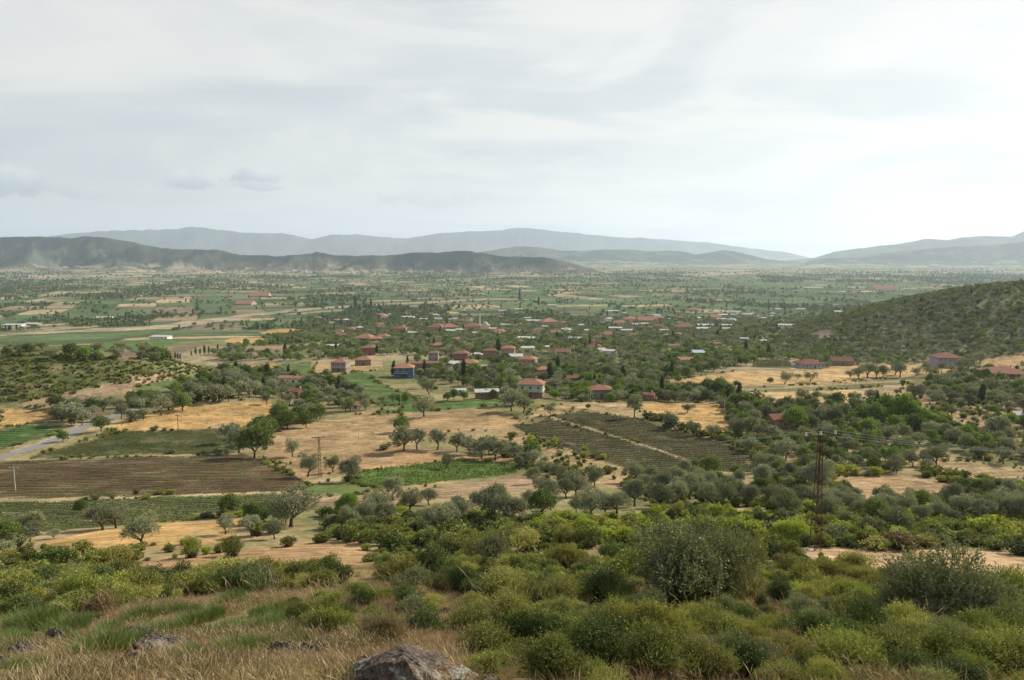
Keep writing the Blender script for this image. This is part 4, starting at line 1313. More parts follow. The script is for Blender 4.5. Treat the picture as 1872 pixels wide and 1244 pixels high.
def house(px, py, wpx, floors, wall, roof, label, name='house', rtype='hip', ratio=.8, rz=0, lower=None, near=True, extra=(), group=None, fh=2.8, rise=None, depth=None):
    p = at(px, py)
    w = wpx * p.y / FPX * (1.12 if near else 1.2)
    d = depth or w * ratio
    c = Vector((p.x, p.y + d * .5, 0))
    PLOTS.append((c.x, c.y, max(w, d) * .62 + 1.5, p.y))
    zb = min(p.z, zat(c.x - w / 2, c.y), zat(c.x + w / 2, c.y))
    zt = p.z
    root = bpy.data.objects.new(name, None); C.objects.link(root)
    root.location = (c.x, c.y, zt); root.rotation_euler = (0, 0, R(rz))
    tag(root, label, 'building' if name not in ('house',) else 'house', group)
    H = floors * fh
    deep = -(zt - zb) - 3.0
    if lower:
        MB().box(-w / 2, w / 2, -d / 2, d / 2, deep, fh).build('ground_floor_wall', WM[lower], root)
        MB().box(-w / 2 - .06, w / 2 + .06, -d / 2 - .06, d / 2 + .06, fh, H).build('wall', WM[wall], root)
        if floors > 1:
            MB().box(-w / 2 - .5, w / 2 + .5, -d / 2 - 1.1, d / 2 + .3, fh - .16, fh + .02).build('floor_slab', M_CONC, root)
    else:
        MB().box(-w / 2, w / 2, -d / 2, d / 2, deep, H).build('wall', WM[wall], root)
    over = min(.7, w * .08)
    if rtype == 'hip':
        rr = rise or d * .24
        rf = hip_roof(w, d, H + .19, rr, over).build('roof', RM[roof], root)
        MB().box(w * .18, w * .18 + .5, .1, .6, H + rr * .4, H + rr + .9).build('chimney', M_CONC, rf)
    elif rtype == 'gable':
        rr = rise or d * .22
        rf = gable_roof(w, d, H + .16, rr, over * .6).build('roof', RM[roof], root)
        for sx in (-1, 1):
            MB().poly([(sx * (w / 2 - .05), -d / 2, H), (sx * (w / 2 - .05), d / 2, H), (sx * (w / 2 - .05), 0, H + rr * .93)], [(0, 2, 1)]).build('gable', WM[wall], root)
        if near: MB().box(w * .18, w * .18 + .5, .1, .6, H, H + rr + .8).build('chimney', M_CONC, rf)
    elif rtype == 'dome':
        rf = dome_roof(w + .3, d + .3, H, rise or w * .2).build('roof', RM[roof], root)
    else:
        m = MB(); W, Dp = w / 2 + .4, d / 2 + .4
        m.poly([(-W, -Dp, H + .03), (W, -Dp, H + .03), (W, Dp, H + .9), (-W, Dp, H + .9), (-W, -Dp, H + .15), (W, -Dp, H + .15), (W, Dp, H + 1.02), (-W, Dp, H + 1.02)],
               [(3, 2, 1, 0), (4, 5, 6, 7), (0, 1, 5, 4), (1, 2, 6, 5), (2, 3, 7, 6), (3, 0, 4, 7)])
        m.build('roof', RM[roof], root)
        MB().box(-w / 2 + .02, w / 2 - .02, d / 2 - .3, d / 2, H, H + .8).build('back_wall', WM[wall], root)
    o = .06 if lower else 0
    nw = max(1, int(w / (2.6 if near else 4)))
    for f in range(floors):
        oo = o if f > 0 else 0
        for i in range(nw):
            x = -w / 2 + w * (i + .5) / nw
            if f == 0 and i == nw // 2 and name in ('house',):
                dr = MB().box(x - .5, x + .5, -d / 2 - oo - .05, -d / 2 - oo + .02, 0, 2.05).build('door', M_DOOR, root)
                continue
            window(root, x, -d / 2 - oo, f * fh + .95, 1.05, 1.15, 0, near)
        if near:
            nd = max(1, int(d / 3.5))
            for i in range(nd):
                y = -d / 2 + d * (i + .5) / nd
                window(root, w / 2 + oo, y, f * fh + .95, .95, 1.1, 1, near)
                window(root, -w / 2 - oo, y, f * fh + .95, .95, 1.1, 3, near)
    if 'veranda' in extra:
        v = MB().box(-w / 2 - 1.6, w / 2 + .3, -d / 2 - 1.9, -d / 2 - .03, -.5, .08); v.build('veranda_floor', M_CONC, root)
        for i in range(7):
            x = -w / 2 - 1.4 + i * (w + 1.4) / 6
            MB().box(x - .09, x + .09, -d / 2 - 1.8, -d / 2 - 1.62, .08, H - .02).build('veranda_post', M_FRAME, root)
        hr = hip_roof(w + 3.0, d + 3.8, H + .05, (rise or d * .24) + .1, .2)
        rr_ = [ch for ch in root.children if ch.name.startswith('roof')][0]
        rr_.data = hr.build('roof_tmp', RM[roof], root).data
        bpy.data.objects.remove([ch for ch in root.children if ch.name.startswith('roof_tmp')][0])
    if 'balcony' in extra:
        b = MB().box(-w / 2 - .05, w * .25, -d / 2 - 1.5, -d / 2 - .07, fh - .12, fh + .06)
        bo = b.build('balcony', M_CONC, root)
        rl = MB()
        for i in range(9):
            x = -w / 2 + i * w * .72 / 8
            rl.box(x - .03, x + .03, -d / 2 - 1.46, -d / 2 - 1.40, fh + .06, fh + 1.0)
        rl.box(-w / 2, w * .24, -d / 2 - 1.48, -d / 2 - 1.39, fh + 1.0, fh + 1.07)
        rl.build('railing', M_FRAME, bo)
    return root


HOUSES = []     # px, py, phrase: landmarks for the labels
def HS(px, py, wpx, floors, wall, roof, label, phrase, **k):
    house(px, py, wpx, floors, wall, roof, label, **k)
    HOUSES.append((px, py, phrase))

HS(737, 692, 31, 2, 'blue', 'orange', 'bright blue two-storey house with orange hipped roof above the green field', 'blue house', rz=4, extra=('balcony',))
HS(620, 681, 25, 2, 'grey', 'orange', 'two-storey house with unplastered grey walls and orange roof beside the straw plot', 'grey two-storey house', lower='stone', rz=-6, extra=('balcony',))
HS(663, 669, 26, 1, 'cream', 'orange', 'cream house on a brown stone base with orange pyramid roof', 'cream house', lower='stone', rz=3, fh=3.6)
HS(673, 650, 23, 2, 'red', 'red', 'dark red brick house among olive trees behind the cream house', 'dark red brick house', rz=5)
HS(532, 703, 42, 1, 'white', 'orange', 'long low white farmhouse with a long orange gabled roof', 'long white farmhouse', rtype='gable', ratio=.35, rz=-10)
HS(541, 729, 24, 1, 'red', 'brown', 'old brick cottage with dark brown roof below the long white farmhouse', 'old brick cottage', rtype='gable', rz=-30)
HS(972, 728, 40, 2, 'mint', 'orange', 'mint green house on a brick ground floor with orange hipped roof', 'mint green house', lower='brick', rz=-8)
HS(1099, 729, 34, 1, 'grey', 'red', 'low grey walled house with flat red roof between dark trees', 'low grey house', rz=3, fh=3.6)
HS(1046, 702, 20, 1, 'stone', 'brown', 'small stone house with dark roof half hidden by olive crowns', 'small stone house', rtype='gable', rz=15)
HS(965, 674, 28, 2, 'pink', 'orange', 'tall pink walled village house with bright orange roof', 'pink house', rz=-12, lower='pink')
HS(993, 686, 24, 1, 'pink', 'orange', 'squat pink house with rounded orange roof just below the tall one', 'squat pink house', rz=20, fh=3.0)
HS(857, 673, 28, 1, 'stone', 'orange', 'single-storey stone house with wide orange hipped roof', 'stone house', rz=2, fh=3.0)
HS(843, 662, 23, 2, 'red', 'red', 'two-storey bare brick house behind the stone house', 'bare brick house', lower='red', rz=-4)
HS(895, 656, 21, 2, 'brick', 'brown', 'narrow brick house with a pyramid roof of brown tiles', 'narrow brick house', rz=6)
HS(929, 653, 21, 2, 'pink', 'orange', 'two-storey orange roofed house rising over the white sheds', 'orange roofed tower house', lower='brick', rz=-3, fh=3.2)
HS(775, 673, 46, 1, 'brick', 'brown', 'long unfinished brick building with low brown roof behind the blue house', 'long brick building', rtype='gable', ratio=.25, rz=8)
HS(792, 661, 16, 2, 'grey', 'brown', 'small dark two-storey house at the end of the long brick building', 'small dark house', rz=0)
HS(1485, 674, 40, 1, 'paleblue', 'red', 'pale blue cottage under a broad dark red hipped roof', 'pale blue cottage', rz=4, fh=2.7, rise=2.6)
HS(1543, 669, 34, 1, 'stone', 'brown', 'long stone house with weathered brown roof among bushes', 'weathered stone house', rtype='gable', rz=-6)
HS(1738, 671, 38, 2, 'lilac', 'red', 'lilac painted two-storey house with hipped roof and tall chimney', 'lilac house', rz=-5)
HS(1850, 693, 56, 1, 'brick', 'red', 'large red roofed farmhouse with a white posted veranda all along its front', 'veranda farmhouse', rz=-12, extra=('veranda',), fh=3.0, rise=3.0)
HS(1257, 667, 24, 1, 'stone', 'pinkish', 'roofless looking grey stone house deep in the olive trees', 'grey stone ruin', rtype='shed', fh=3.2)
HS(1276, 652, 24, 1, 'brick', 'tin', 'shed with shining bluish tin roof at the edge of a straw plot', 'tin roofed shed', name='shed', rtype='shed', near=False)
HS(1432, 784, 40, 1, 'brick', 'red', 'brick barn with rusty red roof sunk among the trees above the pylon', 'brick barn', name='barn', rtype='gable', rz=10, fh=2.9)
HS(1188, 733, 18, 1, 'red', 'red', 'tiny brick hut with red roof in the olive grove', 'tiny brick hut', name='hut', rtype='gable', rz=-20, fh=2.3)
HS(175, 772, 15, 1, 'white', 'brown', 'white cottage with brown roof at the bend of the road', 'roadside cottage', rtype='gable', rz=30, fh=2.4)
HS(890, 729, 36, 1, 'brick', 'white', 'long brick shed with a white sheet roof beside the green field', 'white roofed brick shed', name='shed', rtype='shed', rz=10, ratio=.3, near=False, fh=2.6)
HS(875, 677, 38, 1, 'white', 'white', 'long white greenhouse-like shed in front of the stone house', 'long white shed', name='shed', rtype='shed', rz=3, ratio=.2, near=False, fh=1.8)
HS(833, 671, 22, 1, 'white', 'white', 'small white sheet roofed shed at the road end', 'small white shed', name='shed', rtype='shed', rz=-8, near=False, fh=1.8)
HS(870, 655, 22, 1, 'white', 'white', 'white round topped polytunnel between two brick houses', 'white polytunnel', name='polytunnel', rtype='dome', near=False, fh=1.0)
HS(945, 658, 24, 1, 'white', 'white', 'flat white shed roof at the foot of the orange roofed tower house', 'flat white shed', name='shed', rtype='shed', near=False, fh=2.2)
HS(1457, 672, 12, 1, 'white', 'white', 'little white domed tent beside the pale blue cottage', 'little white dome', name='polytunnel', rtype='dome', near=False, fh=.5, rise=2.0)
HS(1866, 770, 12, 1, 'white', 'white', 'white hut with flat roof at the end of a hedge', 'white hut', name='hut', rtype='shed', near=False, fh=2.0)
HS(650, 752, 12, 1, 'cream', 'pinkish', 'yellowish field hut between olive trees at the edge of the stubble', 'yellowish field hut', name='hut', rtype='shed', near=False, fh=2.2)
HS(841, 722, 16, 1, 'white', 'white', 'low white sheet shelter beside the pink bushes above the green field', 'white sheet shelter', name='shed', rtype='shed', near=False, fh=1.2)

# the village further off: px, py, width px, storeys, wall, roof, roof type
FAR = [(665, 624, 30, 1, 'blue', 'orange', 'hip'), (699, 620, 18, 1, 'pink', 'pinkish', 'hip'), (622, 617, 15, 1, 'brick', 'brown', 'gable'), (640, 620, 16, 1, 'red', 'brown', 'hip'), (730, 609, 20, 2, 'pink', 'red', 'hip'),
       (752, 612, 20, 1, 'white', 'white', 'shed'), (686, 625, 18, 1, 'red', 'orange', 'hip'), (798, 606, 26, 2, 'pink', 'red', 'hip'), (820, 606, 26, 2, 'grey', 'orange', 'hip'), (862, 601, 26, 1, 'pink', 'red', 'hip'), (885, 606, 18, 1, 'brick', 'brown', 'hip'),
       (912, 611, 20, 1, 'cream', 'orange', 'hip'), (902, 604, 14, 1, 'white', 'white', 'shed'), (1003, 595, 26, 2, 'pink', 'orange', 'hip'), (975, 589, 26, 1, 'white', 'white', 'shed'), (925, 597, 18, 1, 'white', 'white', 'shed'), (940, 599, 12, 1, 'grey', 'brown', 'gable'),
       (1108, 587, 18, 1, 'cream', 'red', 'hip'), (1132, 594, 22, 1, 'pink', 'pinkish', 'hip'), (1155, 587, 24, 1, 'pink', 'pinkish', 'hip'), (1185, 589, 30, 1, 'brick', 'pinkish', 'gable'), (1160, 596, 16, 1, 'white', 'white', 'shed'), (1178, 595, 18, 1, 'mint', 'white', 'shed'),
       (1128, 603, 26, 1, 'mint', 'white', 'shed'), (1148, 607, 20, 1, 'white', 'white', 'shed'), (1112, 617, 26, 1, 'red', 'red', 'hip'), (1095, 622, 16, 1, 'cream', 'brown', 'hip'), (1140, 620, 16, 1, 'white', 'white', 'shed'), (1160, 619, 22, 1, 'brick', 'brown', 'hip'),
       (1182, 618, 10, 1, 'white', 'white', 'shed'), (1222, 617, 12, 1, 'blue', 'white', 'shed'), (1240, 614, 14, 1, 'white', 'pinkish', 'shed'), (965, 623, 34, 1, 'white', 'white', 'shed'), (945, 630, 18, 1, 'red', 'brown', 'hip'), (1052, 623, 20, 1, 'cream', 'white', 'shed'),
       (1030, 651, 24, 1, 'stone', 'brown', 'gable'), (1082, 641, 30, 1, 'red', 'red', 'hip'), (1115, 648, 22, 1, 'white', 'white', 'shed'), (1098, 645, 16, 1, 'white', 'white', 'shed'), (965, 642, 20, 1, 'white', 'white', 'shed'), (1000, 640, 14, 1, 'cream', 'white', 'shed'),
       (1066, 618, 12, 1, 'red', 'red', 'gable'), (1255, 602, 30, 1, 'brick', 'brown', 'hip'), (1298, 598, 34, 1, 'white', 'white', 'shed'), (1288, 604, 26, 1, 'mint', 'white', 'shed'), (1333, 598, 20, 1, 'white', 'white', 'shed'), (1330, 578, 24, 1, 'white', 'white', 'shed'),
       (1345, 572, 16, 1, 'white', 'white', 'shed'), (1370, 577, 18, 1, 'white', 'white', 'shed'), (1270, 570, 20, 1, 'pink', 'pinkish', 'hip'), (1440, 599, 24, 1, 'white', 'white', 'shed'), (1310, 583, 18, 1, 'pink', 'pinkish', 'gable'), (1320, 588, 14, 2, 'white', 'white', 'shed'),
       (1120, 571, 20, 1, 'white', 'white', 'shed'), (918, 570, 12, 1, 'white', 'white', 'shed'), (948, 567, 12, 1, 'white', 'white', 'shed'), (755, 563, 16, 1, 'white', 'white', 'shed'), (718, 577, 14, 1, 'white', 'white', 'shed'), (695, 580, 18, 1, 'cream', 'pinkish', 'hip'),
       (745, 582, 20, 1, 'white', 'white', 'shed'), (775, 586, 16, 1, 'grey', 'white', 'shed'), (800, 585, 12, 1, 'white', 'white', 'shed'), (841, 590, 14, 1, 'brick', 'brown', 'hip'), (868, 612, 12, 1, 'white', 'white', 'shed'), (1035, 605, 14, 1, 'white', 'white', 'shed'),
       (1060, 597, 14, 1, 'white', 'white', 'shed'), (1015, 612, 16, 1, 'brick', 'red', 'gable'), (985, 607, 14, 1, 'cream', 'brown', 'gable'), (1075, 607, 16, 1, 'cream', 'white', 'shed'), (1205, 600, 14, 1, 'brick', 'red', 'gable'), (1215, 607, 16, 1, 'white', 'white', 'shed'),
       (290, 620, 30, 1, 'white', 'white', 'shed'), (185, 583, 26, 1, 'white', 'white', 'shed'), (20, 597, 30, 1, 'white', 'white', 'shed'), (55, 595, 26, 1, 'grey', 'white', 'shed'), (445, 558, 26, 1, 'pink', 'pinkish', 'gable'), (470, 543, 30, 1, 'pink', 'pinkish', 'gable'),
       (1090, 549, 24, 1, 'white', 'white', 'shed'), (1500, 523, 24, 1, 'white', 'white', 'shed'), (1570, 527, 26, 1, 'white', 'white', 'shed'), (1620, 531, 30, 1, 'cream', 'pinkish', 'gable'), (1490, 527, 30, 1, 'white', 'white', 'shed'), (1535, 574, 14, 1, 'white', 'white', 'shed'),
       (1465, 567, 14, 1, 'white', 'white', 'shed'), (1420, 567, 14, 1, 'white', 'white', 'shed'), (1010, 560, 14, 1, 'white', 'white', 'shed'), (995, 600, 12, 1, 'white', 'white', 'shed')]
WN = {'white': 'white', 'cream': 'cream', 'brick': 'brick', 'blue': 'blue', 'mint': 'greenish', 'pink': 'pink', 'grey': 'grey', 'red': 'dark red', 'stone': 'stone'}
RN = {'orange': 'orange hipped roof', 'red': 'red hipped roof', 'brown': 'brown roof', 'white': 'flat white sheet roof', 'pinkish': 'faded pink roof'}
MIN_PX, MIN_PY = 877, 600
_order = {}
ORD = ['first', 'second', 'third', 'fourth', 'fifth', 'sixth', 'seventh', 'eighth', 'ninth', 'tenth', 'eleventh', 'twelfth', 'thirteenth', 'fourteenth', 'fifteenth', 'sixteenth', 'seventeenth', 'eighteenth', 'nineteenth', 'twentieth']
TENS = {2: 'twenty', 3: 'thirty', 4: 'forty', 5: 'fifty', 6: 'sixty', 7: 'seventy', 8: 'eighty', 9: 'ninety'}
def ordinal(n):
    if n < 20: return ORD[n]
    n += 1
    if n % 10 == 0 and n < 100: return {20: 'twentieth', 30: 'thirtieth', 40: 'fortieth', 50: 'fiftieth', 60: 'sixtieth', 70: 'seventieth', 80: 'eightieth', 90: 'ninetieth'}[n]
    if n < 100: return TENS[n // 10] + '-' + ORD[n % 10 - 1]
    return 'hundred and ' + ordinal(n - 101)
_cls = {}
for f in FAR:
    zone = 'on the plain beyond the village' if (f[1] < 575 or f[0] < 400 or f[0] > 1400) else ('on the minaret side of the village' if f[0] < 960 else ('in the middle of the village' if f[0] < 1200 else 'at the far end of the village'))
    _cls.setdefault((WN[f[4]], RN[f[5]], 'two-storey ' if f[3] > 1 else '', 'shed' if f[6] == 'shed' else 'house', zone), []).append(f)
for (wn, rn, st, nm, zone), L in _cls.items():
    L.sort(key=lambda f: f[0])
    for i, f in enumerate(L):
        lab = f'{st}{wn} walled {nm} with {rn} {zone}'
        if len(L) > 1:
            lab += f', {ordinal(i)} from the left'
        words_ = lab.split()
        if len(words_) > 15:
            lab = lab.replace(' walled', '').replace('flat white sheet roof', 'white roof')
        house(f[0], f[1], f[2], f[3], f[4], f[5], lab, name=nm, rtype=f[6], near=False, group='village houses and sheds', rz=rnd.uniform(-20, 20), ratio=.45 if f[6] == 'shed' else .8,
              fh=2.4 if f[6] == 'shed' else 2.9)


MORE = []
for i in range(75):
    for _try in range(30):
        fx, fy = rnd.uniform(570, 1440), rnd.choice([rnd.uniform(566, 600), rnd.uniform(575, 640)])
        q = at(fx, fy)
        if all(math.hypot(q.x - a, q.y - b) > r + 9 for a, b, r, _ in PLOTS): break
    big = rnd.random() < .5
    wc = rnd.choice(['white', 'cream', 'brick', 'stone', 'pink', 'grey']); rc = rnd.choice(['orange', 'red', 'brown', 'pinkish', 'pinkish', 'white', 'white']) if big else rnd.choice(['white', 'white', 'tin', 'brown'])
    wp = rnd.uniform(9, 15) * FPX / q.y / 1.2 if big else rnd.uniform(7, 16) * FPX / q.y / 1.2
    PLOTS.append((q.x, q.y + 4, 6, q.y))
    MORE.append((fx, fy, wp, rnd.choice([1, 1, 2]) if big else 1, wc, rc, big))
_cls = {}
for f in MORE:
    _cls.setdefault((f[4], f[5], f[6]), []).append(f)
for (wc, rc, big), L in _cls.items():
    L.sort(key=lambda f: f[0])
    for i, f in enumerate(L):
        rn = {'orange': 'small orange roof', 'red': 'small red roof', 'brown': 'dull brown roof', 'pinkish': 'small faded roof', 'white': 'pale sheet roof', 'tin': 'bluish tin roof'}[rc]
        nm = 'house' if big else 'shed'
        lab = f'tiny {WN[wc]} village {nm} with {rn} among trees'
        if len(L) > 1: lab += f', {ordinal(i)} such from the left'
        house(f[0], f[1], f[2], f[3], wc, rc, lab, name=nm, rtype='hip' if big else 'shed', near=False, group='scattered far village houses', rz=rnd.uniform(-40, 40), ratio=.8 if big else .5, fh=2.9 if big else 2.3)


def lathe(mb, prof, n=14, cx=0, cy=0):
    b = len(mb.V)
    for r, z in prof:
        for i in range(n):
            a = 2 * math.pi * i / n
            mb.V.append((cx + r * math.cos(a), cy + r * math.sin(a), z))
    for j in range(len(prof) - 1):
        for i in range(n):
            i2 = (i + 1) % n
            mb.F.append((b + j * n + i, b + j * n + i2, b + (j + 1) * n + i2, b + (j + 1) * n + i))
    return mb


def minaret():
    p = at(877, 600)
    hgt = 31 * p.y / FPX
    root = bpy.data.objects.new('minaret', None); C.objects.link(root); root.location = p
    tag(root, 'slender white minaret with pointed cap standing over the village', 'minaret')
    k = hgt / 28
    lathe(MB(), [(1.7 * k, -3), (1.7 * k, 5 * k), (1.15 * k, 6.5 * k), (1.05 * k, 19 * k)]).build('shaft', WM['white'], root)
    b = lathe(MB(), [(1.06 * k, 18.2 * k), (1.9 * k, 19 * k), (1.9 * k, 20.1 * k), (1.8 * k, 20.1 * k), (1.8 * k, 19.2 * k), (.9 * k, 19.2 * k)]).build('balcony', M_CONC, root)
    lathe(MB(), [(.9 * k, 19.1 * k), (.85 * k, 23 * k)]).build('upper_shaft', WM['white'], root)
    lathe(MB(), [(1.1 * k, 23 * k), (.0, 28 * k)]).build('cap', M_CONC, root)
    m = at(887, 601)
    PLOTS.append((m.x, m.y, 12, m.y)); PLOTS.append((p.x, p.y, 5, p.y))
    root = bpy.data.objects.new('mosque', None); C.objects.link(root); root.location = m
    tag(root, 'low white mosque with a pale dome at the foot of the minaret', 'mosque')
    MB().box(-7, 7, 0, 12, -4, 5).build('wall', WM['white'], root)
    MB().box(-7.4, 7.4, -.4, 12.4, 5.01, 5.4).build('cornice', M_CONC, root)
    lathe(MB(), [(4.6, 5.41), (4.6, 6.2), (4.3, 7.6), (3.4, 8.9), (1.9, 9.7), (0, 10)], 18, 0, 6).build('dome', RM['white'], root, True)
    for i in range(4):
        window(root, -5 + i * 3.3, 0, 1.3, 1.0, 2.0, 0, False)

minaret()


# ------------------------------------------------------------------ poles, pylon and wires
POLES = {}
def pole(key, px, py, hpx, mat, label, arm=1.2, r=.13):
    p = at(px, py)
    h = hpx * p.y / FPX * 1.04
    root = bpy.data.objects.new('utility_pole', None); C.objects.link(root); root.location = p
    tag(root, label, 'utility pole', 'poles of the power lines')
    lathe(MB(), [(r, -1), (r, 0), (r * .62, h)], 8).build('post', mat, root, True)
    MB().box(-arm, arm, -.06, .06, h - .55, h - .42).build('crossarm', mat, root)
    for x in (-arm + .1, 0, arm - .1):
        lathe(MB(), [(.05, h - .42), (.09, h - .32), (.05, h - .27), (.08, h - .18), (.02, h - .1)], 6, x, 0).build('insulator', M_CERAM, root)
    POLES[key] = (p, h)
    return p, h

pole('b', 28, 897, 46, M_CONC, 'pale thin pole standing in the striped brown ploughed field', 1.0)
pole('c', 326, 790, 32, M_WOODP, 'dark thin pole where the straw field meets the dark green crop', .8)
pole('d', 732, 741, 32, M_CONC, 'pale pole standing in the bright green field below the blue house', .8)
pole('e', 819, 712, 20, M_CONC, 'pale pole on the dull meadow beside the village track', .8)
pole('f', 1018, 724, 24, M_CONC, 'pale pole behind the mint green house', .8)
pole('g', 1079, 741, 28, M_CONC, 'pale pole at the corner of the low grey house', .8)
pole('h', 1324, 764, 34, M_CONC, 'pale pole at the edge of the straw field above the dark vineyard', .8)
pole('i', 1346, 677, 22, M_CONC, 'pale pole beside the small striped plot', .8)
pole('j', 1430, 674, 22, M_CONC, 'pale pole near the little white dome', .8)
pole('k', 1516, 672, 22, M_CONC, 'pale pole between the pale blue cottage and the stone house', .8)
pole('m', 656, 800, 28, M_CONC, 'faint pole in the wide stubble field behind the lattice pole', .8, .09)
pole('n', 1050, 652, 20, M_CONC, 'thin pale pole rising from the olive trees near the village', .8, .1)


def lattice(px, py, hpx, wb, wt, label, arm_len, name):
    p = at(px, py)
    h = hpx * p.y / FPX * 1.05
    root = bpy.data.objects.new(name, None); C.objects.link(root); root.location = p
    root.rotation_euler = (0, 0, R(14))
    tag(root, label, 'pylon')
    n = 12
    def w(z): return (wb + (wt - wb) * (z / h)) / 2
    for sx in (-1, 1):
        for sy in (-1, 1):
            a = (sx * w(-.8), sy * w(-.8), -.8); b = (sx * w(h), sy * w(h), h)
            MB().bar(a, b, .03).build('leg', M_STEEL, root)
    br = MB()
    for i in range(n):
        z0, z1 = h * i / n, h * (i + 1) / n
        a, b = w(z0), w(z1)
        s = 1 if i % 2 else -1
        for sy in (-1, 1):
            br.bar((-a * s, sy * a, z0), (b * s, sy * b, z1), .014)
            br.bar((sy * a, -a * s, z0), (sy * b, b * s, z1), .014)
            br.bar((a * s, sy * a, z0), (-b * s, sy * b, z1), .014)
    br.build('bracing', M_STEEL, root)
    MB().bar((-arm_len, 0, h - .12), (arm_len, 0, h - .12), .06).bar((-arm_len * .6, 0, h - .14), (0, 0, h - .9), .03).bar((arm_len * .6, 0, h - .14), (0, 0, h - .9), .03).build('crossarm', M_STEEL, root)
    pts = []
    for x in (-arm_len + .1, 0, arm_len - .1):
        z0 = h - .06
        lathe(MB(), [(.05, z0), (.15, z0 + .1), (.08, z0 + .16), (.16, z0 + .24), (.09, z0 + .32), (.12, z0 + .4), (.03, z0 + .46)], 9, x, 0).build('insulator', M_CERAM, root)
        c, s_ = math.cos(R(14)), math.sin(R(14))
        pts.append(Vector((p.x + x * c, p.y + x * s_, p.z + z0 + .46)))
    if name == 'lattice_pylon':
        for i in range(3):
            br2 = MB().box(-.9, -.2, -.32, .32, -.3, .12 + .02 * i)
        br2.build('footing', M_CONC, root)
    return pts

PY = lattice(1490, 1006, 213, .85, .30, 'tall rusty lattice steel pylon with a wide crossarm rising from the scrub', 1.9, 'lattice_pylon')
PA = lattice(585, 873, 74, .7, .3, 'dark narrow lattice pole between two olive trees at the stubble field', 1.5, 'lattice_pole')


def wire(a, b, sag, r, label):
    n = 26
    P = []
    for i in range(n + 1):
        t = i / n
        q = a.lerp(b, t)
        P.append((q.x, q.y, q.z - 4 * sag * t * (1 - t), r))
    o = link('power_line', tubes_mesh('power_line', [P], M_WIRE, 4))
    tag(o, label, 'wire', 'wires of the power line')

for i, nm in enumerate(('outer', 'middle', 'inner')):
    wire(PY[i], PA[i], 3.2, .012, f'{nm} wire hanging from the rusty pylon to the lattice pole')
    q = at(2050, 905); e = Vector((q.x + i * 1.5, q.y, q.z + 10.5))
    wire(PY[i], e, 1.6, .012, f'{nm} wire running from the rusty pylon out over the right slope')
    bp, bh = POLES['b']
    wire(PA[i], Vector((bp.x + (i - 1) * .9, bp.y, bp.z + bh - .1)), 2.0, .012, f'{nm} wire from the lattice pole to the pale pole in the ploughed field')
print('houses done', len(PLOTS))
import re

# ------------------------------------------------------------------ planting
def off_plots(x, y, grow=0.0, front=1.0):
    ok = np.ones(len(x), bool)
    for cx, cy, r, py_ in PLOTS:
        # keep the plot itself clear and thin out what would hide its front
        reach = (10 + cy * .038) * front
        ok &= ~((np.hypot(x - cx, y - cy) < r + grow) | ((np.abs(x - cx * y / cy) < r * .62) & (y < cy) & (y > cy - reach)))
    return ok


def pxof(x, y):
    z = terrain(x, y)
    px, py = proj(x, y, z)
    return px, py, z


def density_trees(x, y, px, py):
    """share of the ground under tree crowns, read from the photograph zone by zone"""
    n = fbm(x / 38, y / 38, 201, 4); n2 = fbm(x / 120, y / 120, 202, 3)
    d = np.zeros(len(x))
    def z(poly, v, rough=.8):
        k = inpoly(px, py, poly)
        d[k] = np.maximum(d[k], np.clip(v * (1 + rough * n[k] * 2 + .6 * n2[k]), 0, 1))
    z([(560, 582), (700, 572), (1000, 560), (1500, 562), (1500, 660), (1350, 664), (1200, 668), (1150, 712), (1050, 700), (1010, 690), (900, 640), (700, 650), (600, 640)], .36)
    z([(380, 650), (600, 585), (1000, 570), (1010, 650), (700, 650), (640, 660), (500, 662), (420, 665)], .38)
    z([(1000, 650), (1240, 660), (1370, 665), (1200, 700), (1215, 715), (1330, 720), (1370, 745), (1330, 760), (1310, 735), (1160, 736), (1120, 725), (1010, 700)], .46)
    z([(1370, 630), (1872, 560), (1960, 560), (1960, 640), (1872, 645), (1760, 650), (1560, 665), (1460, 655), (1370, 665)], .58)
    z([(1330, 745), (1500, 740), (1640, 745), (1700, 775), (1830, 815), (1790, 838), (1640, 800), (1500, 800), (1400, 850), (1340, 812)], .45)
    z([(1330, 800), (1400, 850), (1400, 905), (1330, 930), (1230, 930), (1190, 880), (1290, 870), (1390, 862)], .22)
    z([(1400, 800), (1640, 800), (1720, 830), (1700, 865), (1530, 868), (1510, 930), (1400, 930)], .28)
    z([(1500, 905), (1660, 918), (1760, 905), (1872, 895), (1960, 895), (1960, 960), (1700, 965), (1500, 965)], .2)
    z([(380, 680), (500, 690), (640, 700), (680, 740), (650, 765), (590, 765), (560, 740), (500, 728), (400, 728), (330, 740), (300, 730), (360, 690)], .30)
    z([(480, 775), (560, 745), (600, 765), (520, 790)], .6)
    z([(760, 650), (1000, 650), (1010, 700), (940, 740), (900, 720), (760, 690)], .22)
    z([(1005, 700), (1130, 712), (1130, 735), (1060, 735), (1010, 730)], .45)
    z([(100, 745), (290, 730), (320, 745), (200, 760), (130, 780), (90, 770)], .25)
    z([(850, 810), (935, 820), (1030, 862), (1030, 885), (950, 870), (880, 842)], .18)
    z([(960, 860), (1140, 890), (1190, 880), (1230, 930), (1000, 950), (940, 930), (640, 960), (600, 950), (700, 930), (860, 905)], .05)
    z([(380, 935), (520, 930), (560, 990), (380, 985)], .15)
    z([(-60, 960), (60, 965), (60, 1000), (-60, 1010)], .3)
    z([(0, 640), (330, 640), (330, 662), (0, 662)], .10)
    z([(1700, 690), (1960, 660), (1960, 900), (1760, 880), (1830, 810), (1700, 740)], .12)
    return d


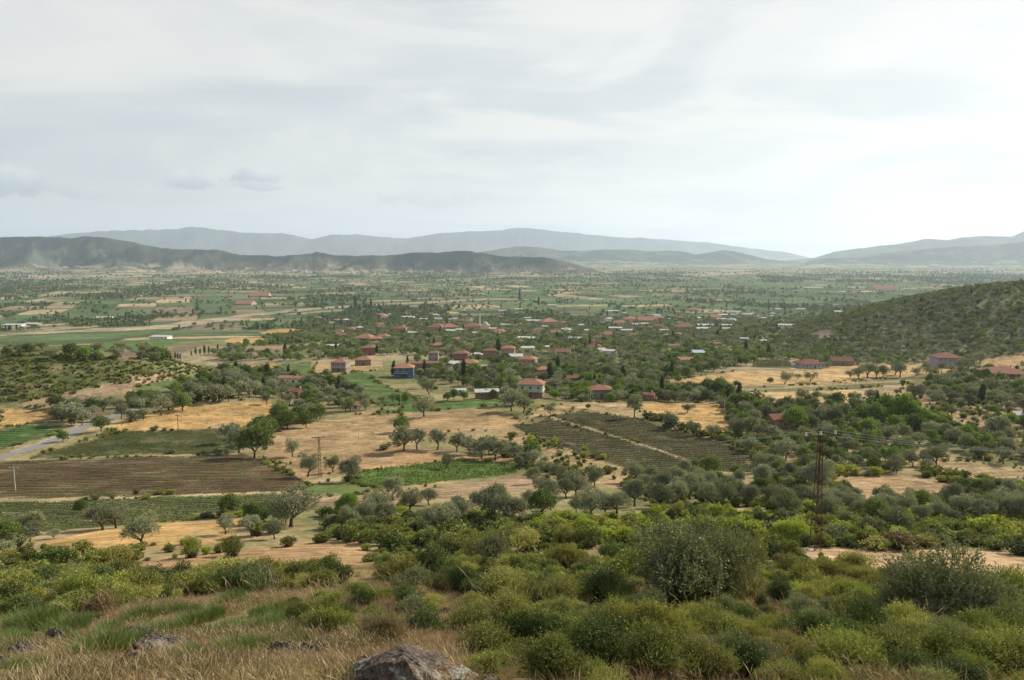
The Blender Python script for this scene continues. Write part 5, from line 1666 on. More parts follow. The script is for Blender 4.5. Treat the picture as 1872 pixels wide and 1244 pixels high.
def plant_trees():
    hand = place_hand()
    hx = np.array([h[1] for h in hand]); hy = np.array([h[2] for h in hand])
    xs, ys = candidates(150000, 60, 1500, .84, 5)
    # denser sampling close by
    x2, y2 = candidates(26000, 60, 450, .84, 6)
    xs = np.concatenate([x2, xs]); ys = np.concatenate([y2, ys])
    px, py, zz = pxof(xs, ys)
    den = density_trees(xs, ys, px, py)
    # right hill: small open-grown trees and bushes
    g = np.random.default_rng(77)
    D = np.hypot(xs, ys)
    hill = (xs > 200) & (ys > 470) & (ys < 1000) & (px > 1430)
    den = np.where(hill, np.maximum(den, .88 + .5 * fbm(xs / 40, ys / 40, 210, 3)), den)
    size = np.where(hill, 2.0 + 1.9 * g.random(len(xs)) ** 1.6, 2.1 + 2.9 * g.random(len(xs)) ** 1.5)
    size = np.where(D < 220, size * .85, size)
    size = np.where((D > 320) & ~hill, size * (1.0 + .3 * g.random(len(xs))), size)
    keep = (g.random(len(xs)) < den * 1.0) & clear_of_fields(xs, ys) & off_plots(xs, ys)
    # keep distance from hand-set trees
    near = np.nonzero(keep & (D < 480))[0]
    for i in near:
        if np.min((hx - xs[i]) ** 2 + (hy - ys[i]) ** 2) < 9 + .0:
            keep[i] = False
    idx = thin(xs, ys, size * .62, keep)
    kindr = hash2(np.floor(xs[idx] * 3), np.floor(ys[idx] * 3), 31)
    cl = fbm(xs[idx] / 60, ys[idx] / 60, 33, 3)
    for j, i in enumerate(idx):
        v = kindr[j] + .5 * cl[j]
        broadk = .58 if not hill[i] else .60
        sp = 'olive' if v < broadk else ('broad' if v < .93 else 'bright')
        if sp == 'broad' and D[i] > 300 and (kindr[j] * 91) % 1 < .05:
            sp = 'poplar'
        h = size[i] * (1.05 if sp != 'poplar' else 1.7)
        hand.append([sp, xs[i], ys[i], zz[i], h, .9 + .3 * ((kindr[j] * 57) % 1)])
    # a row of poplars and the line of cypresses by the village
    for (px_, py_, h_) in [(718, 690, 30), (745, 668, 18), (1090, 642, 14), (1078, 640, 22), (1070, 641, 16), (865, 655, 12), (825, 652, 12), (984, 560, 16), (650, 562, 20), (678, 563, 16), (665, 563, 14), (950, 548, 18)] + \
            [(290 + i * 5.5 + (i * 7) % 4, 660 - (i * 3) % 4, 10 + (i * 7) % 8) for i in range(8)] + [(350 + i * 8 + (i * 5) % 5, 651 - i * .9, 10 + (i * 5) % 8) for i in range(7)]:
        p = at(px_, py_)
        hand.append(['poplar', p.x, p.y, p.z, h_ * p.y / FPX, .8])
    return hand


TREES = plant_trees()
print('trees', len(TREES))

NH = {'olive': 4.9, 'broad': 5.4, 'bright': 5.4, 'poplar': 8.6}
SPN = {'olive': 'olive_tree', 'broad': 'broadleaf_tree', 'bright': 'leafy_tree', 'poplar': 'poplar_tree'}

# landmarks the labels may lean on: photo px, py, phrase
LM = [(280, 870, 'striped brown ploughed field'), (260, 935, 'lowest striped green crop field'), (250, 812, 'dark green crop field'), (350, 760, 'left straw field'), (250, 985, 'straw patch at the shrubs'),
      (700, 800, 'wide stubble field'), (800, 868, 'bright green vegetable field'), (780, 905, 'pinkish bare strip'), (1120, 815, 'dark terraced vineyard'), (1250, 765, 'straw field above the vineyard'),
      (1490, 900, 'rusty pylon'), (585, 840, 'narrow lattice pole'), (690, 715, 'green field below the blue house'), (830, 745, 'thin green field strip'), (1500, 690, 'long pale straw terrace'), (1490, 727, 'orchard plot with orange soil'),
      (1640, 895, 'reddish stubble clearing'), (1700, 1028, 'lower right stubble field'), (1640, 550, 'scrubby hill'), (110, 805, 'grey road'), (480, 1020, 'brown field at the foot of the slope'), (1800, 760, 'right hillside terraces')] + \
     [(a, b, c) for a, b, c in HOUSES]


def phrase_for(px, py):
    best = min(LM, key=lambda l: (l[0] - px) ** 2 + ((l[1] - py) * 1.8) ** 2)
    dx, dy = px - best[0], (py - best[1]) * 1.8
    if abs(dx) > abs(dy):
        w = 'left of the' if dx < 0 else 'right of the'
    else:
        w = 'beyond the' if dy < 0 else 'in front of the'
    return w, best[2], dx * dx + dy * dy


def size_word(h, q):
    return 'small' if h < q[0] else ('mid-sized' if h < q[1] else 'large')


def spread_labels(items, noun, look, far_phrase):
    """items: (px, py, height, extra look) -> one label each; ordinals counted outward from the landmark"""
    groups = {}
    hs = sorted(i[2] for i in items)
    q = (hs[len(hs) // 3], hs[2 * len(hs) // 3])
    for k, it in enumerate(items):
        w, lm, d = phrase_for(it[0], it[1])
        groups.setdefault((size_word(it[2], q), it[3], w, lm), []).append((d, k))
    labs = [None] * len(items)
    for (sw, lk, w, lm), L in groups.items():
        L.sort()
        for r, (d, k) in enumerate(L):
            lab = f'{sw} {lk}{noun} {w} {lm}'
            if len(L) > 1:
                lab = f'{sw} {lk}{noun}, ' + ('nearest' if r == 0 else ordinal(r) + ' nearest') + f' {w} {lm}'
            labs[k] = lab
    for k in range(len(labs)):
        for a, b in (('mid-sized', ''), (' of the farthest', ''), ('striped ', ''), ('long pale ', 'pale '), ('nearest ', '')):
            if len(re.findall(r"[A-Za-z]+(?:'[a-z]+)?", labs[k])) > 15:
                if a == 'nearest ': break
                labs[k] = labs[k].replace(a, b).strip()
    return labs


def make_individual(sp, x, y, z, h, w, lod, rz, v):
    P = T[sp + '_' + lod]
    cr, tr = P[v % len(P)]
    s = h / NH[sp]; w = w * (.84 if sp == 'olive' else .95)
    root = bpy.data.objects.new(SPN[sp], None); C.objects.link(root)
    root.location = (x, y, z); root.rotation_euler = (.07 * math.sin(rz * 3), .07 * math.cos(rz * 5), rz); q_ = 1 + .16 * math.sin(rz * 11); root.scale = (s * w * q_, s * w / q_, s)
    link('crown', cr, root); link('trunk', tr, root)
    return root


def set_trees():
    g = np.random.default_rng(9)
    by = {}
    for t in TREES:
        by.setdefault(t[0], []).append(t)
    LOOK = {'olive': ('grey-green ', 'olive tree'), 'broad': ('dark green ', 'round tree'), 'bright': ('bright green ', 'leafy tree'), 'poplar': ('dark ', 'column-shaped poplar')}
    CAP = {'olive': 300, 'broad': 260, 'bright': 120, 'poplar': 60}
    rest_pts, rest = [], []
    for sp, L in by.items():
        A = np.array([[t[1], t[2], t[3], t[4], t[5]] for t in L])
        px, py = proj(A[:, 0], A[:, 1], A[:, 2])
        vis = (px > -25) & (px < 1897) & (py < 1260)
        app = np.where(vis, A[:, 3] / np.hypot(A[:, 0], A[:, 1]), -1)
        order = np.argsort(-app)
        cap = min(CAP[sp], int(vis.sum()))
        pick = order[:cap]
        items = [(px[i], py[i], A[i, 3], LOOK[sp][0]) for i in pick]
        labs = spread_labels(items, LOOK[sp][1], None, None)
        for i, lab in zip(pick, labs):
            D = math.hypot(A[i, 0], A[i, 1])
            lod = 'a' if D < 175 else ('b' if sp != 'poplar' else 'a')
            o = make_individual(sp, *A[i, :5], lod, g.random() * 6.28, int(g.integers(0, 60)))
            tag(o, lab, 'tree', {'olive': 'olive trees of the groves', 'broad': 'dark round trees', 'bright': 'bright green leafy trees', 'poplar': 'poplars in rows'}[sp])
        left = order[cap:]
        left = left[np.hypot(A[left, 0], A[left, 1]) > 20]
        left = left[(px[left] > -400) & (px[left] < 2300)]
        if len(left):
            prot = [proto_obj(SPN[sp] + '_pattern', join_meshes(sp + '_joined', *m)) for m in T[sp + '_c']]
            protb = [proto_obj(SPN[sp] + '_pattern', join_meshes(sp + '_joined', *m)) for m in T[sp + ('_b' if sp != 'poplar' else '_c')]]
            Dl = np.hypot(A[left, 0], A[left, 1])
            nb = len(prot)
            allp = prot + protb
            idx = g.integers(0, nb, len(left)) + np.where(Dl < 420, nb, 0)
            s = A[left, 3] / NH[sp]
            scatter({'olive': 'olive_grove', 'broad': 'woodland', 'bright': 'leafy_woodland', 'poplar': 'poplar_belt'}[sp], allp, A[left, :3] - [0, 0, .1], np.stack([s * A[left, 4], s * A[left, 4], s], 1),
                    g.random(len(left)) * 6.28, idx % len(allp),
                    {'olive': 'far grey-green olive groves around the village', 'broad': 'far dark green trees between the village houses', 'bright': 'far brighter green trees between the village houses', 'poplar': 'far dark columns of poplars'}[sp], 'trees')
set_trees()


def plain_trees():
    """hedgerow trees and copses of the wide plain: too many and too small to count"""
    g = np.random.default_rng(14)
    n = 170000
    lg = g.random(n)
    y = np.exp(math.log(1150) + lg * (math.log(7200) - math.log(1150)))
    x = (g.random(n) * 2 - 1) * .82 * y
    px, py, z = pxof(x, y)
    ca, sa = math.cos(0.33), math.sin(0.33)
    wx = x + 60 * fbm(x / 700, y / 700, 66, 2); wy = y + 60 * fbm(x / 700, y / 700, 67, 2)
    U = wx * ca + wy * sa; V = -wx * sa + wy * ca
    hb = hash2(np.floor(U / 620), np.floor(V / 520), 5)
    us = np.where(hb < .5, 150, 85); vs = np.where(hb < .5, 75, 170)
    iu = np.floor(U / us); iv = np.floor(V / vs)
    eu = np.abs(U / us - iu - .5); ev = np.abs(V / vs - iv - .5)
    n0 = fbm(x / 130, y / 130, 233, 3)
    hedge = hash2(iu, iv * 2 + (eu > ev), 19) < .42
    edge = (np.maximum(eu, ev) > .455) & hedge & (n0 > -.12)
    n1 = fbm(x / 260, y / 420, 231, 4); n2 = fbm(x / 900, y / 1600, 232, 3)
    cop = (n1 + .6 * n0 > .17)
    p = np.where(edge, .55, .0) * (1 + n2) + np.where(cop, .35, 0) * (1 + 1.2 * n2) + .02
    # darker belts read in the photograph
    p += .75 * ((py > 503) & (py < 520) & (px > 1380) & (n1 > -.12)) + .45 * ((py > 497) & (py < 512) & (px > 600) & (n1 > 0.0))
    p += .30 * ((py > 505) & (py < 545) & (px < 700) & (n1 > .02)) + .5 * ((py > 560) & (py < 585) & (px > 560) & (n1 > -.1))
    p = p * np.where((y > 5200), .55, 1)
    H = hill_height(x, y)
    keep = (g.random(n) < p * .62) & (H < 120)
    for L, w in zip(RIVERW, RIVW):
        keep &= seg_dist(x, y, L) > w * 1.2
    keep &= clear_of_fields(x, y) & off_plots(x, y, 4, .4)
    i = np.nonzero(keep)[0]
    i = i[:34000]
    D = y[i]
    s = (.75 + .8 * g.random(len(i)) ** 1.5) * (1 + .55 * sstep(2500, 6500, D))
    s = np.where(y[i] < 1500, s * .75, s)
    protos = [proto_obj('far_tree_pattern', join_meshes('far', *m)) for m in T['broad_c'][:3]] + [proto_obj('far_olive_pattern', join_meshes('far', *m)) for m in T['olive_c'][:2]] + [proto_obj('far_poplar_pattern', join_meshes('far', *m)) for m in T['poplar_c'][:2]]
    idx = np.array([0, 1, 2, 0, 1, 3, 4, 5, 6])[g.integers(0, 9, len(i))]
    pop = idx >= 5
    wide = np.where(pop, .9, 1.0 + .5 * g.random(len(i)))
    scatter('hedgerow_trees', protos, np.stack([x[i], y[i], z[i] - .2], 1), np.stack([s * wide, s * wide, s], 1), g.random(len(i)) * 6.28, idx, 'dark hedgerow trees and copses dotted over the far green plain', 'trees')
    print('plain trees', len(i))
plain_trees()


# ------------------------------------------------------------------ crop rows of the fields close enough to show them
def crop_rows(ri, ang, spacing, w, h, mat, label, name):
    P = REGW[ri][3]
    Pa = np.array(P)
    a = R(ang); u = np.array([math.cos(a), math.sin(a)]); nrm = np.array([-math.sin(a), math.cos(a)])
    t = Pa @ u; s = Pa @ nrm
    V, F, ti = [], [], []
    g = np.random.default_rng(ri)
    rows = np.arange(math.ceil(s.min() / spacing), s.max() / spacing) * spacing
    step = 0.35
    tt = np.arange(t.min(), t.max(), step)
    for r in rows:
        X = u[0] * tt + nrm[0] * r; Y = u[1] * tt + nrm[1] * r
        ins = inpoly(X, Y, P) & (g.random(len(tt)) < .9 - .6 * (vnoise(X / 4, Y / 4, 88) > .7))
        if ins.sum() < 4: continue
        X, Y = X[ins], Y[ins]
        X = np.repeat(X, 5) + g.normal(size=5 * ins.sum()) * w * .35; Y = np.repeat(Y, 5) + g.normal(size=5 * ins.sum()) * w * .35
        V.append(np.stack([X, Y, terrain(X, Y) + h * .35 + h * .5 * g.random(len(X))], 1))
    c = np.concatenate(V)
    n = len(c)
    ld = unit(g.normal(size=(n, 3))); sd = unit(np.cross(ld, g.normal(size=(n, 3))))
    L = (w * (.6 + .6 * g.random(n)))[:, None] * .75
    Q = np.stack([c - ld * L * .5, c + sd * L * .35, c + ld * L * .5, c - sd * L * .35], 1).reshape(-1, 3)
    F = np.arange(4 * n).reshape(-1, 4)
    o = link(name, mesh_np(name, Q, F, [mat], False, {'tint': ('FACE', 'FLOAT', g.random(n))}))
    tag(o, label, 'crops', kind='stuff')
    print(name, n)

RI = {(r[0], r[2][1]): i for i, r in enumerate(REGW) if r[2]}
VN = [i for i, r in enumerate(REGW) if r[0] == 'vineyard_ground']
M_VINE = leaf_material('vine_leaf', (.05, .055, .028), (.13, .13, .065), None, .2, .1)
M_CROP = leaf_material('crop_leaf', (.045, .065, .02), (.11, .135, .045), None, .2, .1)
crop_rows(VN[0], -12, 2.5, .42, .6, M_VINE, 'rows of vines on the nearer half of the dark vineyard', 'vine_rows')
crop_rows(VN[1], -12, 2.5, .42, .6, M_VINE, 'rows of vines on the farther half of the dark vineyard', 'vine_rows')
crop_rows(VN[2], -12, 2.5, .6, .8, M_CROP, 'rows of bushes on the small striped plot', 'crop_rows')
crop_rows(RI[('crop_field', 2.1)], 2, 2.1, .32, .35, M_CROP, 'rows of crops on the lowest striped field', 'crop_rows')
crop_rows(RI[('crop_field', 1.5)], 3, 1.5, .28, .3, M_CROP, 'rows of crops on the dark green field', 'crop_rows')
crop_rows(RI[('ploughed_field', 1.7)], 2, 3.4, .28, .2, M_CROP, 'thin rows of seedlings on the brown ploughed field', 'crop_rows')
M_VEG = leaf_material('vegetable_leaf', (.07, .11, .028), (.16, .21, .055), None, .2, .1)
crop_rows(RI[('vegetable_field', 2.2)], 12, 2.2, .5, .45, M_VEG, 'low leafy rows on the bright green vegetable field', 'crop_rows')

# ------------------------------------------------------------------ shrubs of the slope
# species, px, py of the foot, height px, width factor
SH = []
def S_(sp, rows):
    for r in rows: SH.append((sp, *r) if len(r) == 4 else (sp, *r, 1.0))
S_('shrub', [(1175, 1085, 95, .9), (1100, 1110, 85), (1010, 1115, 70), (905, 1100, 75), (850, 1075, 62), (790, 1060, 58), (745, 1065, 52), (965, 1052, 50), (1030, 1040, 45), (1120, 1030, 50), (820, 1018, 42), (870, 1025, 45), (960, 1008, 46), (700, 1028, 48, 1.1), (1035, 1000, 42), (1075, 1000, 42), (1060, 995, 30),
    (720, 1005, 34), (640, 990, 30), (590, 992, 22), (610, 975, 16), (595, 945, 20), (500, 990, 26), (470, 980, 30), (525, 1000, 22), (770, 1000, 30), (830, 1000, 30), (900, 1000, 34), (1160, 1010, 44), (1090, 1060, 40),
    (140, 1105, 62, 1.1), (55, 1110, 72, 1.3), (25, 1090, 60), (90, 1080, 48), (205, 1035, 40, 1.1), (165, 1040, 36), (130, 1035, 34), (95, 1035, 34), (55, 1035, 32), (230, 1028, 30), (240, 1090, 36), (300, 1090, 44, 1.1), (335, 1085, 40), (380, 1082, 36), (420, 1075, 30), (448, 1078, 52, 1.0),
    (350, 1020, 38, .8), (425, 1018, 40, .8), (310, 1010, 16), (640, 1160, 85, 1.0), (600, 1165, 70), (560, 1150, 50), (700, 1178, 60), (780, 1165, 60), (860, 1165, 65), (930, 1170, 80), (900, 1215, 90), (990, 1210, 95), (1060, 1160, 75), (1130, 1165, 80), (1200, 1190, 90), (1090, 1230, 100),
    (1290, 1190, 80), (1180, 1240, 95), (1000, 1250, 90), (1360, 1240, 85), (1280, 1250, 80), (1450, 1225, 95), (1540, 1240, 95), (1500, 1180, 80), (1640, 1235, 100), (1740, 1240, 95), (1840, 1235, 105), (1580, 1180, 75), (1660, 1180, 85), (1780, 1190, 75), (1850, 1170, 90), (1800, 1130, 70), (1560, 1120, 60), (1500, 1100, 55), (1600, 1110, 60), (1640, 1080, 50),
    (1470, 1075, 45), (1520, 1060, 40), (1560, 1050, 44), (1590, 1045, 36), (1440, 1060, 45), (1380, 1035, 44), (1345, 1030, 40), (1400, 1020, 34), (1440, 1020, 32), (1350, 1085, 55), (1385, 1145, 38, .8), (1700, 1090, 50), (1760, 1080, 48), (1860, 1100, 60), (1480, 1130, 50),
    (1555, 1000, 20, 1.6), (1600, 1005, 22, 1.8), (1650, 1005, 30, 1.6), (1690, 1000, 22, 1.5), (1530, 998, 18, 1.6), (1740, 990, 20, 1.7), (1780, 995, 22, 1.6), (1830, 990, 24, 1.6), (1865, 1015, 26, 1.4), (1820, 1005, 22, 1.4), (1700, 975, 26, 1.3), (1600, 930, 20), (1560, 930, 22)])
S_('gshrub', [(1240, 1112, 160, .85), (1310, 1100, 130, .8), (1380, 1095, 70), (1720, 1150, 140, .85), (1670, 1140, 90), (1770, 1160, 100), (900, 1030, 60, .7), (1500, 1020, 10), (30, 1000, 24, 1.2), (12, 1015, 26), (500, 975, 30, 1.1), (540, 985, 34), (60, 980, 40), (1550, 965, 36), (1640, 970, 40), (1590, 975, 34), (1430, 1100, 40)])
S_('yshrub', [(1300, 975, 30, 1.4), (1340, 980, 36, 1.2), (1375, 985, 34, 1.2), (1410, 990, 36, 1.3), (1450, 988, 40, 1.2), (1310, 950, 30), (1260, 965, 24, 1.3), (1180, 970, 26, 1.3), (1120, 975, 24, 1.3), (1070, 975, 28, 1.3), (1020, 972, 26, 1.3), (980, 968, 22, 1.3), (1220, 960, 24),
    (1540, 985, 34, 1.1), (1820, 985, 40, 1.2), (1790, 975, 30), (1560, 868, 18, 1.4), (1530, 866, 20, 1.2), (1600, 870, 20), (1680, 935, 26, 1.2), (1700, 945, 26), (1490, 1000, 10), (970, 810, 14), (1013, 815, 16), (1103, 840, 12), (985, 822, 9), (1068, 828, 12), (1640, 990, 30), (1660, 960, 26), (440, 945, 12, 1.6), (1400, 950, 24), (1480, 960, 24)])


def plant_shrubs():
    out = []
    for q_, (sp, px, py, h, w) in enumerate(SH):
        if (1345 < px < 1500 and 1105 < py < 1215) or (q_ % 9 == 4 and h < 100): continue
        if sp == 'shrub' and q_ % 4 == 1: sp = 'dshrub'
        if sp == 'shrub' and q_ % 47 == 5: sp = 'rshrub'
        p = at(px, min(py, 1243)) if py <= 1243 else at(px, py)
        out.append([sp, p.x, p.y, p.z, h * math.hypot(p.y, p.z - EYE) / FPX * (.86 if h < 110 else .95), w])
    g = np.random.default_rng(51)
    n = 110000
    q_ = g.random(n); y = np.exp(math.log(5.6) + q_ ** .62 * (math.log(430) - math.log(5.6)))
    x = (g.random(n) * 2 - 1) * .84 * y
    px, py, z = pxof(x, y)
    d = np.zeros(n); hs = np.full(n, 1.0)
    nz = fbm(x / np.maximum(2.5, y * .06), y / np.maximum(2.5, y * .06), 240, 3)
    def zone(poly, v, h, rough=1.3):
        k = inpoly(px, py, poly)
        d[k] = np.clip(v * (1 + rough * nz[k]), 0, 1); hs[k] = h
    zone([(-60, 650), (330, 650), (420, 690), (300, 700), (200, 705), (100, 725), (-60, 745)], 1.0, .85, .25)      # green hill on the left
    zone([(300, 700), (420, 690), (430, 735), (330, 745)], .2, 1.3)
    zone([(940, 785), (1060, 833), (1190, 872), (1000, 880), (900, 830)], .16, .9)
    zone([(1160, 760), (1240, 790), (1390, 850), (1400, 830), (1340, 800), (1240, 775)], .7, 1.6)
    zone([(600, 940), (1000, 955), (1300, 935), (1500, 955), (1500, 1000), (1000, 1010), (700, 1000), (600, 985)], .38, 1.2)
    zone([(1380, 850), (1540, 855), (1520, 940), (1400, 940)], .5, 1.5)
    zone([(1500, 940), (1960, 940), (1960, 1000), (1500, 1000)], .42, 1.2)
    zone([(1690, 860), (1960, 900), (1960, 940), (1700, 935)], .6, 1.6)
    zone([(1100, 860), (1290, 865), (1400, 930), (1200, 940)], .2, 1.2)
    zone([(1640, 700), (1960, 700), (1960, 880), (1780, 850), (1640, 740)], .13, 1.2)
    zone([(560, 840), (760, 825), (760, 840), (560, 862)], .12, 1.0)
    zone([(-60, 1010), (260, 1012), (300, 1100), (160, 1130), (-60, 1130)], .40, .75)
    zone([(240, 1065), (600, 1050), (620, 1080), (300, 1100)], .38, .8)
    zone([(680, 1000), (1000, 1000), (1440, 1010), (1600, 1050), (1960, 1060), (1960, 1300), (870, 1300), (860, 1150), (840, 1100), (700, 1060)], .15, .55, 1.6)
    zone([(560, 1100), (860, 1150), (900, 1300), (640, 1300), (600, 1180)], .34, .5, 1.2)
    zone([(1350, 1120), (1450, 1110), (1500, 1150), (1440, 1200), (1370, 1190)], .06, .6)       # dry opening
    zone([(1440, 1040), (1500, 1030), (1520, 1060), (1470, 1090)], .2, .7)
    zone([(480, 1100), (860, 1095), (850, 1140), (700, 1150), (560, 1120)], .04, .5)
    h = hs * (.5 + .95 * g.random(n) ** 1.3)
    D = np.hypot(x, y)
    h = h * np.clip(D / 20, .42, 1)
    d[(px > 600) & (px < 880) & (py > 1140)] = 0
    d[py > 1260] *= .5
    keep = (g.random(n) < d) & clear_of_fields(x, y) & (D > 5.8)
    # weeds and small bushes along the borders of the fields
    EX = []
    for nme, c_, r_, P in REGW:
        Q = P + [P[0]]
        for a_, b_ in zip(Q[:-1], Q[1:]):
            L_ = math.hypot(a_[0] - b_[0], a_[1] - b_[1])
            if min(a_[1], b_[1]) > 420 or L_ < 1: continue
            wv = vnoise(np.array([a_[0] * .07]), np.array([a_[1] * .07]), 5)[0]
            for k_ in range(int(L_ / 1.1)):
                t_ = g.random()
                X_, Y_ = a_[0] + (b_[0] - a_[0]) * t_ + g.normal() * .7, a_[1] + (b_[1] - a_[1]) * t_ + g.normal() * .7
                if vnoise(np.array([X_ / 9]), np.array([Y_ / 9]), 55)[0] > .5 and g.random() < .7:
                    EX.append((X_, Y_, .25 + .75 * g.random() ** 2.5 + (.5 if wv > .7 else 0)))
    # spacing by real crown width
    bx = np.array([o[1] for o in out]); by_ = np.array([o[2] for o in out]); bh = np.array([o[4] for o in out])
    for i in np.nonzero(keep)[0]:
        if np.min(np.hypot(bx - x[i], by_ - y[i]) - bh * .55) < h[i] * .25:
            keep[i] = False
    # dense thinning with a small hash grid
    cell = {}
    for i in np.nonzero(keep)[0]:
        c = (int(x[i] // 2), int(y[i] // 2)); bad = False
        for a in (-1, 0, 1):
            for b in (-1, 0, 1):
                for j in cell.get((c[0] + a, c[1] + b), ()):
                    if math.hypot(x[i] - x[j], y[i] - y[j]) < (h[i] + h[j]) * .50:
                        bad = True
        if not bad:
            cell.setdefault(c, []).append(i)
            r = g.random()
            near_y = 930 < py[i] < 1000 and 980 < px[i] < 1500
            sp = 'yshrub' if (near_y and r < .5) or r < .03 else ('gshrub' if r > .92 else ('dshrub' if r > .68 else ('rshrub' if .03 < r < .042 else 'shrub')))
            out.append([sp, x[i], y[i], z[i], h[i], .85 + .4 * g.random()])
    EX = np.array(EX)
    ez = terrain(EX[:, 0], EX[:, 1])
    for (a_, b_, c_), z_ in zip(EX, ez):
        r = g.random()
        out.append(['yshrub' if r < .12 else ('gshrub' if r > .75 else 'shrub'), a_, b_, z_, c_, .8 + .7 * g.random()])
    return out


SHRUBS = plant_shrubs()
print('shrubs', len(SHRUBS))


def set_shrubs():
    g = np.random.default_rng(19)
    A = np.array([[s[1], s[2], s[3], s[4], s[5]] for s in SHRUBS]); sp = [s[0] for s in SHRUBS]
    px, py = proj(A[:, 0], A[:, 1], A[:, 2])
    D = np.sqrt(A[:, 0] ** 2 + A[:, 1] ** 2 + (A[:, 2] - EYE) ** 2)
    _, pt = proj(A[:, 0], A[:, 1], A[:, 2] + A[:, 3])
    vis = (px > -70) & (px < 1940) & (pt < 1250)
    app = np.where(vis, A[:, 3] / D, -1)
    order = np.argsort(-app)
    pick = order[:300]
    NAME = {'shrub': 'shrub', 'yshrub': 'shrub', 'gshrub': 'shrub', 'dshrub': 'shrub', 'rshrub': 'shrub'}
    LOOKS = {'shrub': 'olive-green ', 'dshrub': 'dark green ', 'rshrub': 'withered brown ', 'yshrub': 'yellow-green ', 'gshrub': 'grey-green '}
    LM2 = LM[:]
    LM.extend([(745, 1215, 'big lichened boulder'), (1240, 1040, 'tall spreading bush'), (1720, 1090, 'feathery grey bush'), (1410, 1150, 'dry grass opening'), (755, 1110, 'reddish dry grass patch'), (350, 1085, 'reddish boulder'), (290, 1195, 'long grey rock'), (560, 1195, 'tumbled rocks'), (270, 1120, 'pale golden grass patch'), (1600, 1200, 'lower right thicket'.replace('lower right ', 'nearest ')), (1000, 1180, 'low green thicket'), (100, 1070, 'rounded bushes below the straw patch'), (1200, 970, 'yellow-green scrub belt')])
    items = [(px[i], py[i], A[i, 3], LOOKS[sp[i]]) for i in pick]
    labs = spread_labels(items, 'bush', None, None)
    for i, lab in zip(pick, labs):
        lod = 'a' if D[i] < 24 else ('b' if D[i] < 110 else 'c')
        P = T[sp[i] + '_' + lod]
        me = P[int(g.integers(0, len(P)))][0]
        o = link('shrub', me)
        s = A[i, 3] / 1.2
        wd = s * A[i, 4]
        if A[i, 3] > 2.4: wd *= 1.05
        o.location = A[i, :3]; o.rotation_euler = (0, 0, g.random() * 6.28); a_ = math.exp(g.normal() * .2); o.scale = (wd * a_, wd / a_, s * (.85 + .3 * g.random()))
        o.rotation_euler = (g.normal() * .12, g.normal() * .12, g.random() * 6.28)
        tag(o, lab, 'bush', 'bushes of the scrubby slope')
    rest = order[300:]
    rest = rest[(px[rest] > -300) & (px[rest] < 2200)]
    protos = []; key = {}
    for s_ in ('shrub', 'yshrub', 'gshrub', 'dshrub', 'rshrub'):
        for lod in 'bcd':
            key[(s_, lod)] = len(protos)
            protos += [proto_obj('scrub_pattern', m[0]) for m in T[s_ + '_' + lod][:4]]
    idx = np.array([key[(sp[i], 'b' if D[i] < 70 else ('c' if D[i] < 200 else 'd'))] + int(g.integers(0, 4)) for i in rest])
    s = A[rest, 3] / 1.2
    scatter('scrub', protos, A[rest, :3], np.stack([s * A[rest, 4] * (.7 + .6 * g.random(len(rest))), s * A[rest, 4] * (.7 + .6 * g.random(len(rest))), s], 1), g.random(len(rest)) * 6.28, idx, 'low green scrub covering the slopes between the trees', 'scrub')
set_shrubs()


# ------------------------------------------------------------------ rocks
def rock_material():
    m, t, out = new_mat('lichened_rock')
    tc = t.n('ShaderNodeTexCoord'); P = tc.outputs['Object']
    n1 = t.noise(P, 1.6, 8, .68); n2 = t.noise(P, 9.0, 6, .7); n3 = t.noise(P, 3.2, 6, .65, 1.0)
    col = t.ramp(n1, [(.32, (.07, .056, .045)), (.5, (.165, .135, .11)), (.68, (.30, .26, .215))])
    col = t.mix(t.ramp(n3, [(.52, 0.0), (.6, 1.0)]), col, (.30, .285, .24))
    col = t.mix(t.ramp(n2, [(.56, 0.0), (.66, .8)]), col, (.055, .045, .038))
    col = t.mix(t.ramp(t.noise(P, 5.0, 4, .6, .5), [(.62, 0.0), (.7, .8)]), col, (.33, .17, .09))
    n5 = t.noise(P, 34.0, 5, .75)
    k5 = t.n('ShaderNodeVectorMath', operation='SCALE'); t.l(col, k5.inputs[0]); t.l(t.ramp(n5, [(.36, .45), (.5, 1.0), (.64, 1.5)]), k5.inputs['Scale'])
    b = t.n('ShaderNodeBsdfDiffuse'); t.l(k5.outputs[0], b.inputs[0])
    bp = t.n('ShaderNodeBump'); bp.inputs['Strength'].default_value = .9; bp.inputs['Distance'].default_value = .06
    t.l(t.math('ADD', t.math('ADD', n2, t.math('MULTIPLY', n5, .4)), t.math('MULTIPLY', n1, 1.5)), bp.inputs['Height']); t.l(bp.outputs[0], b.inputs['Normal'])
    t.l(b.outputs[0], out.inputs[0])
    return m

M_ROCK = rock_material()


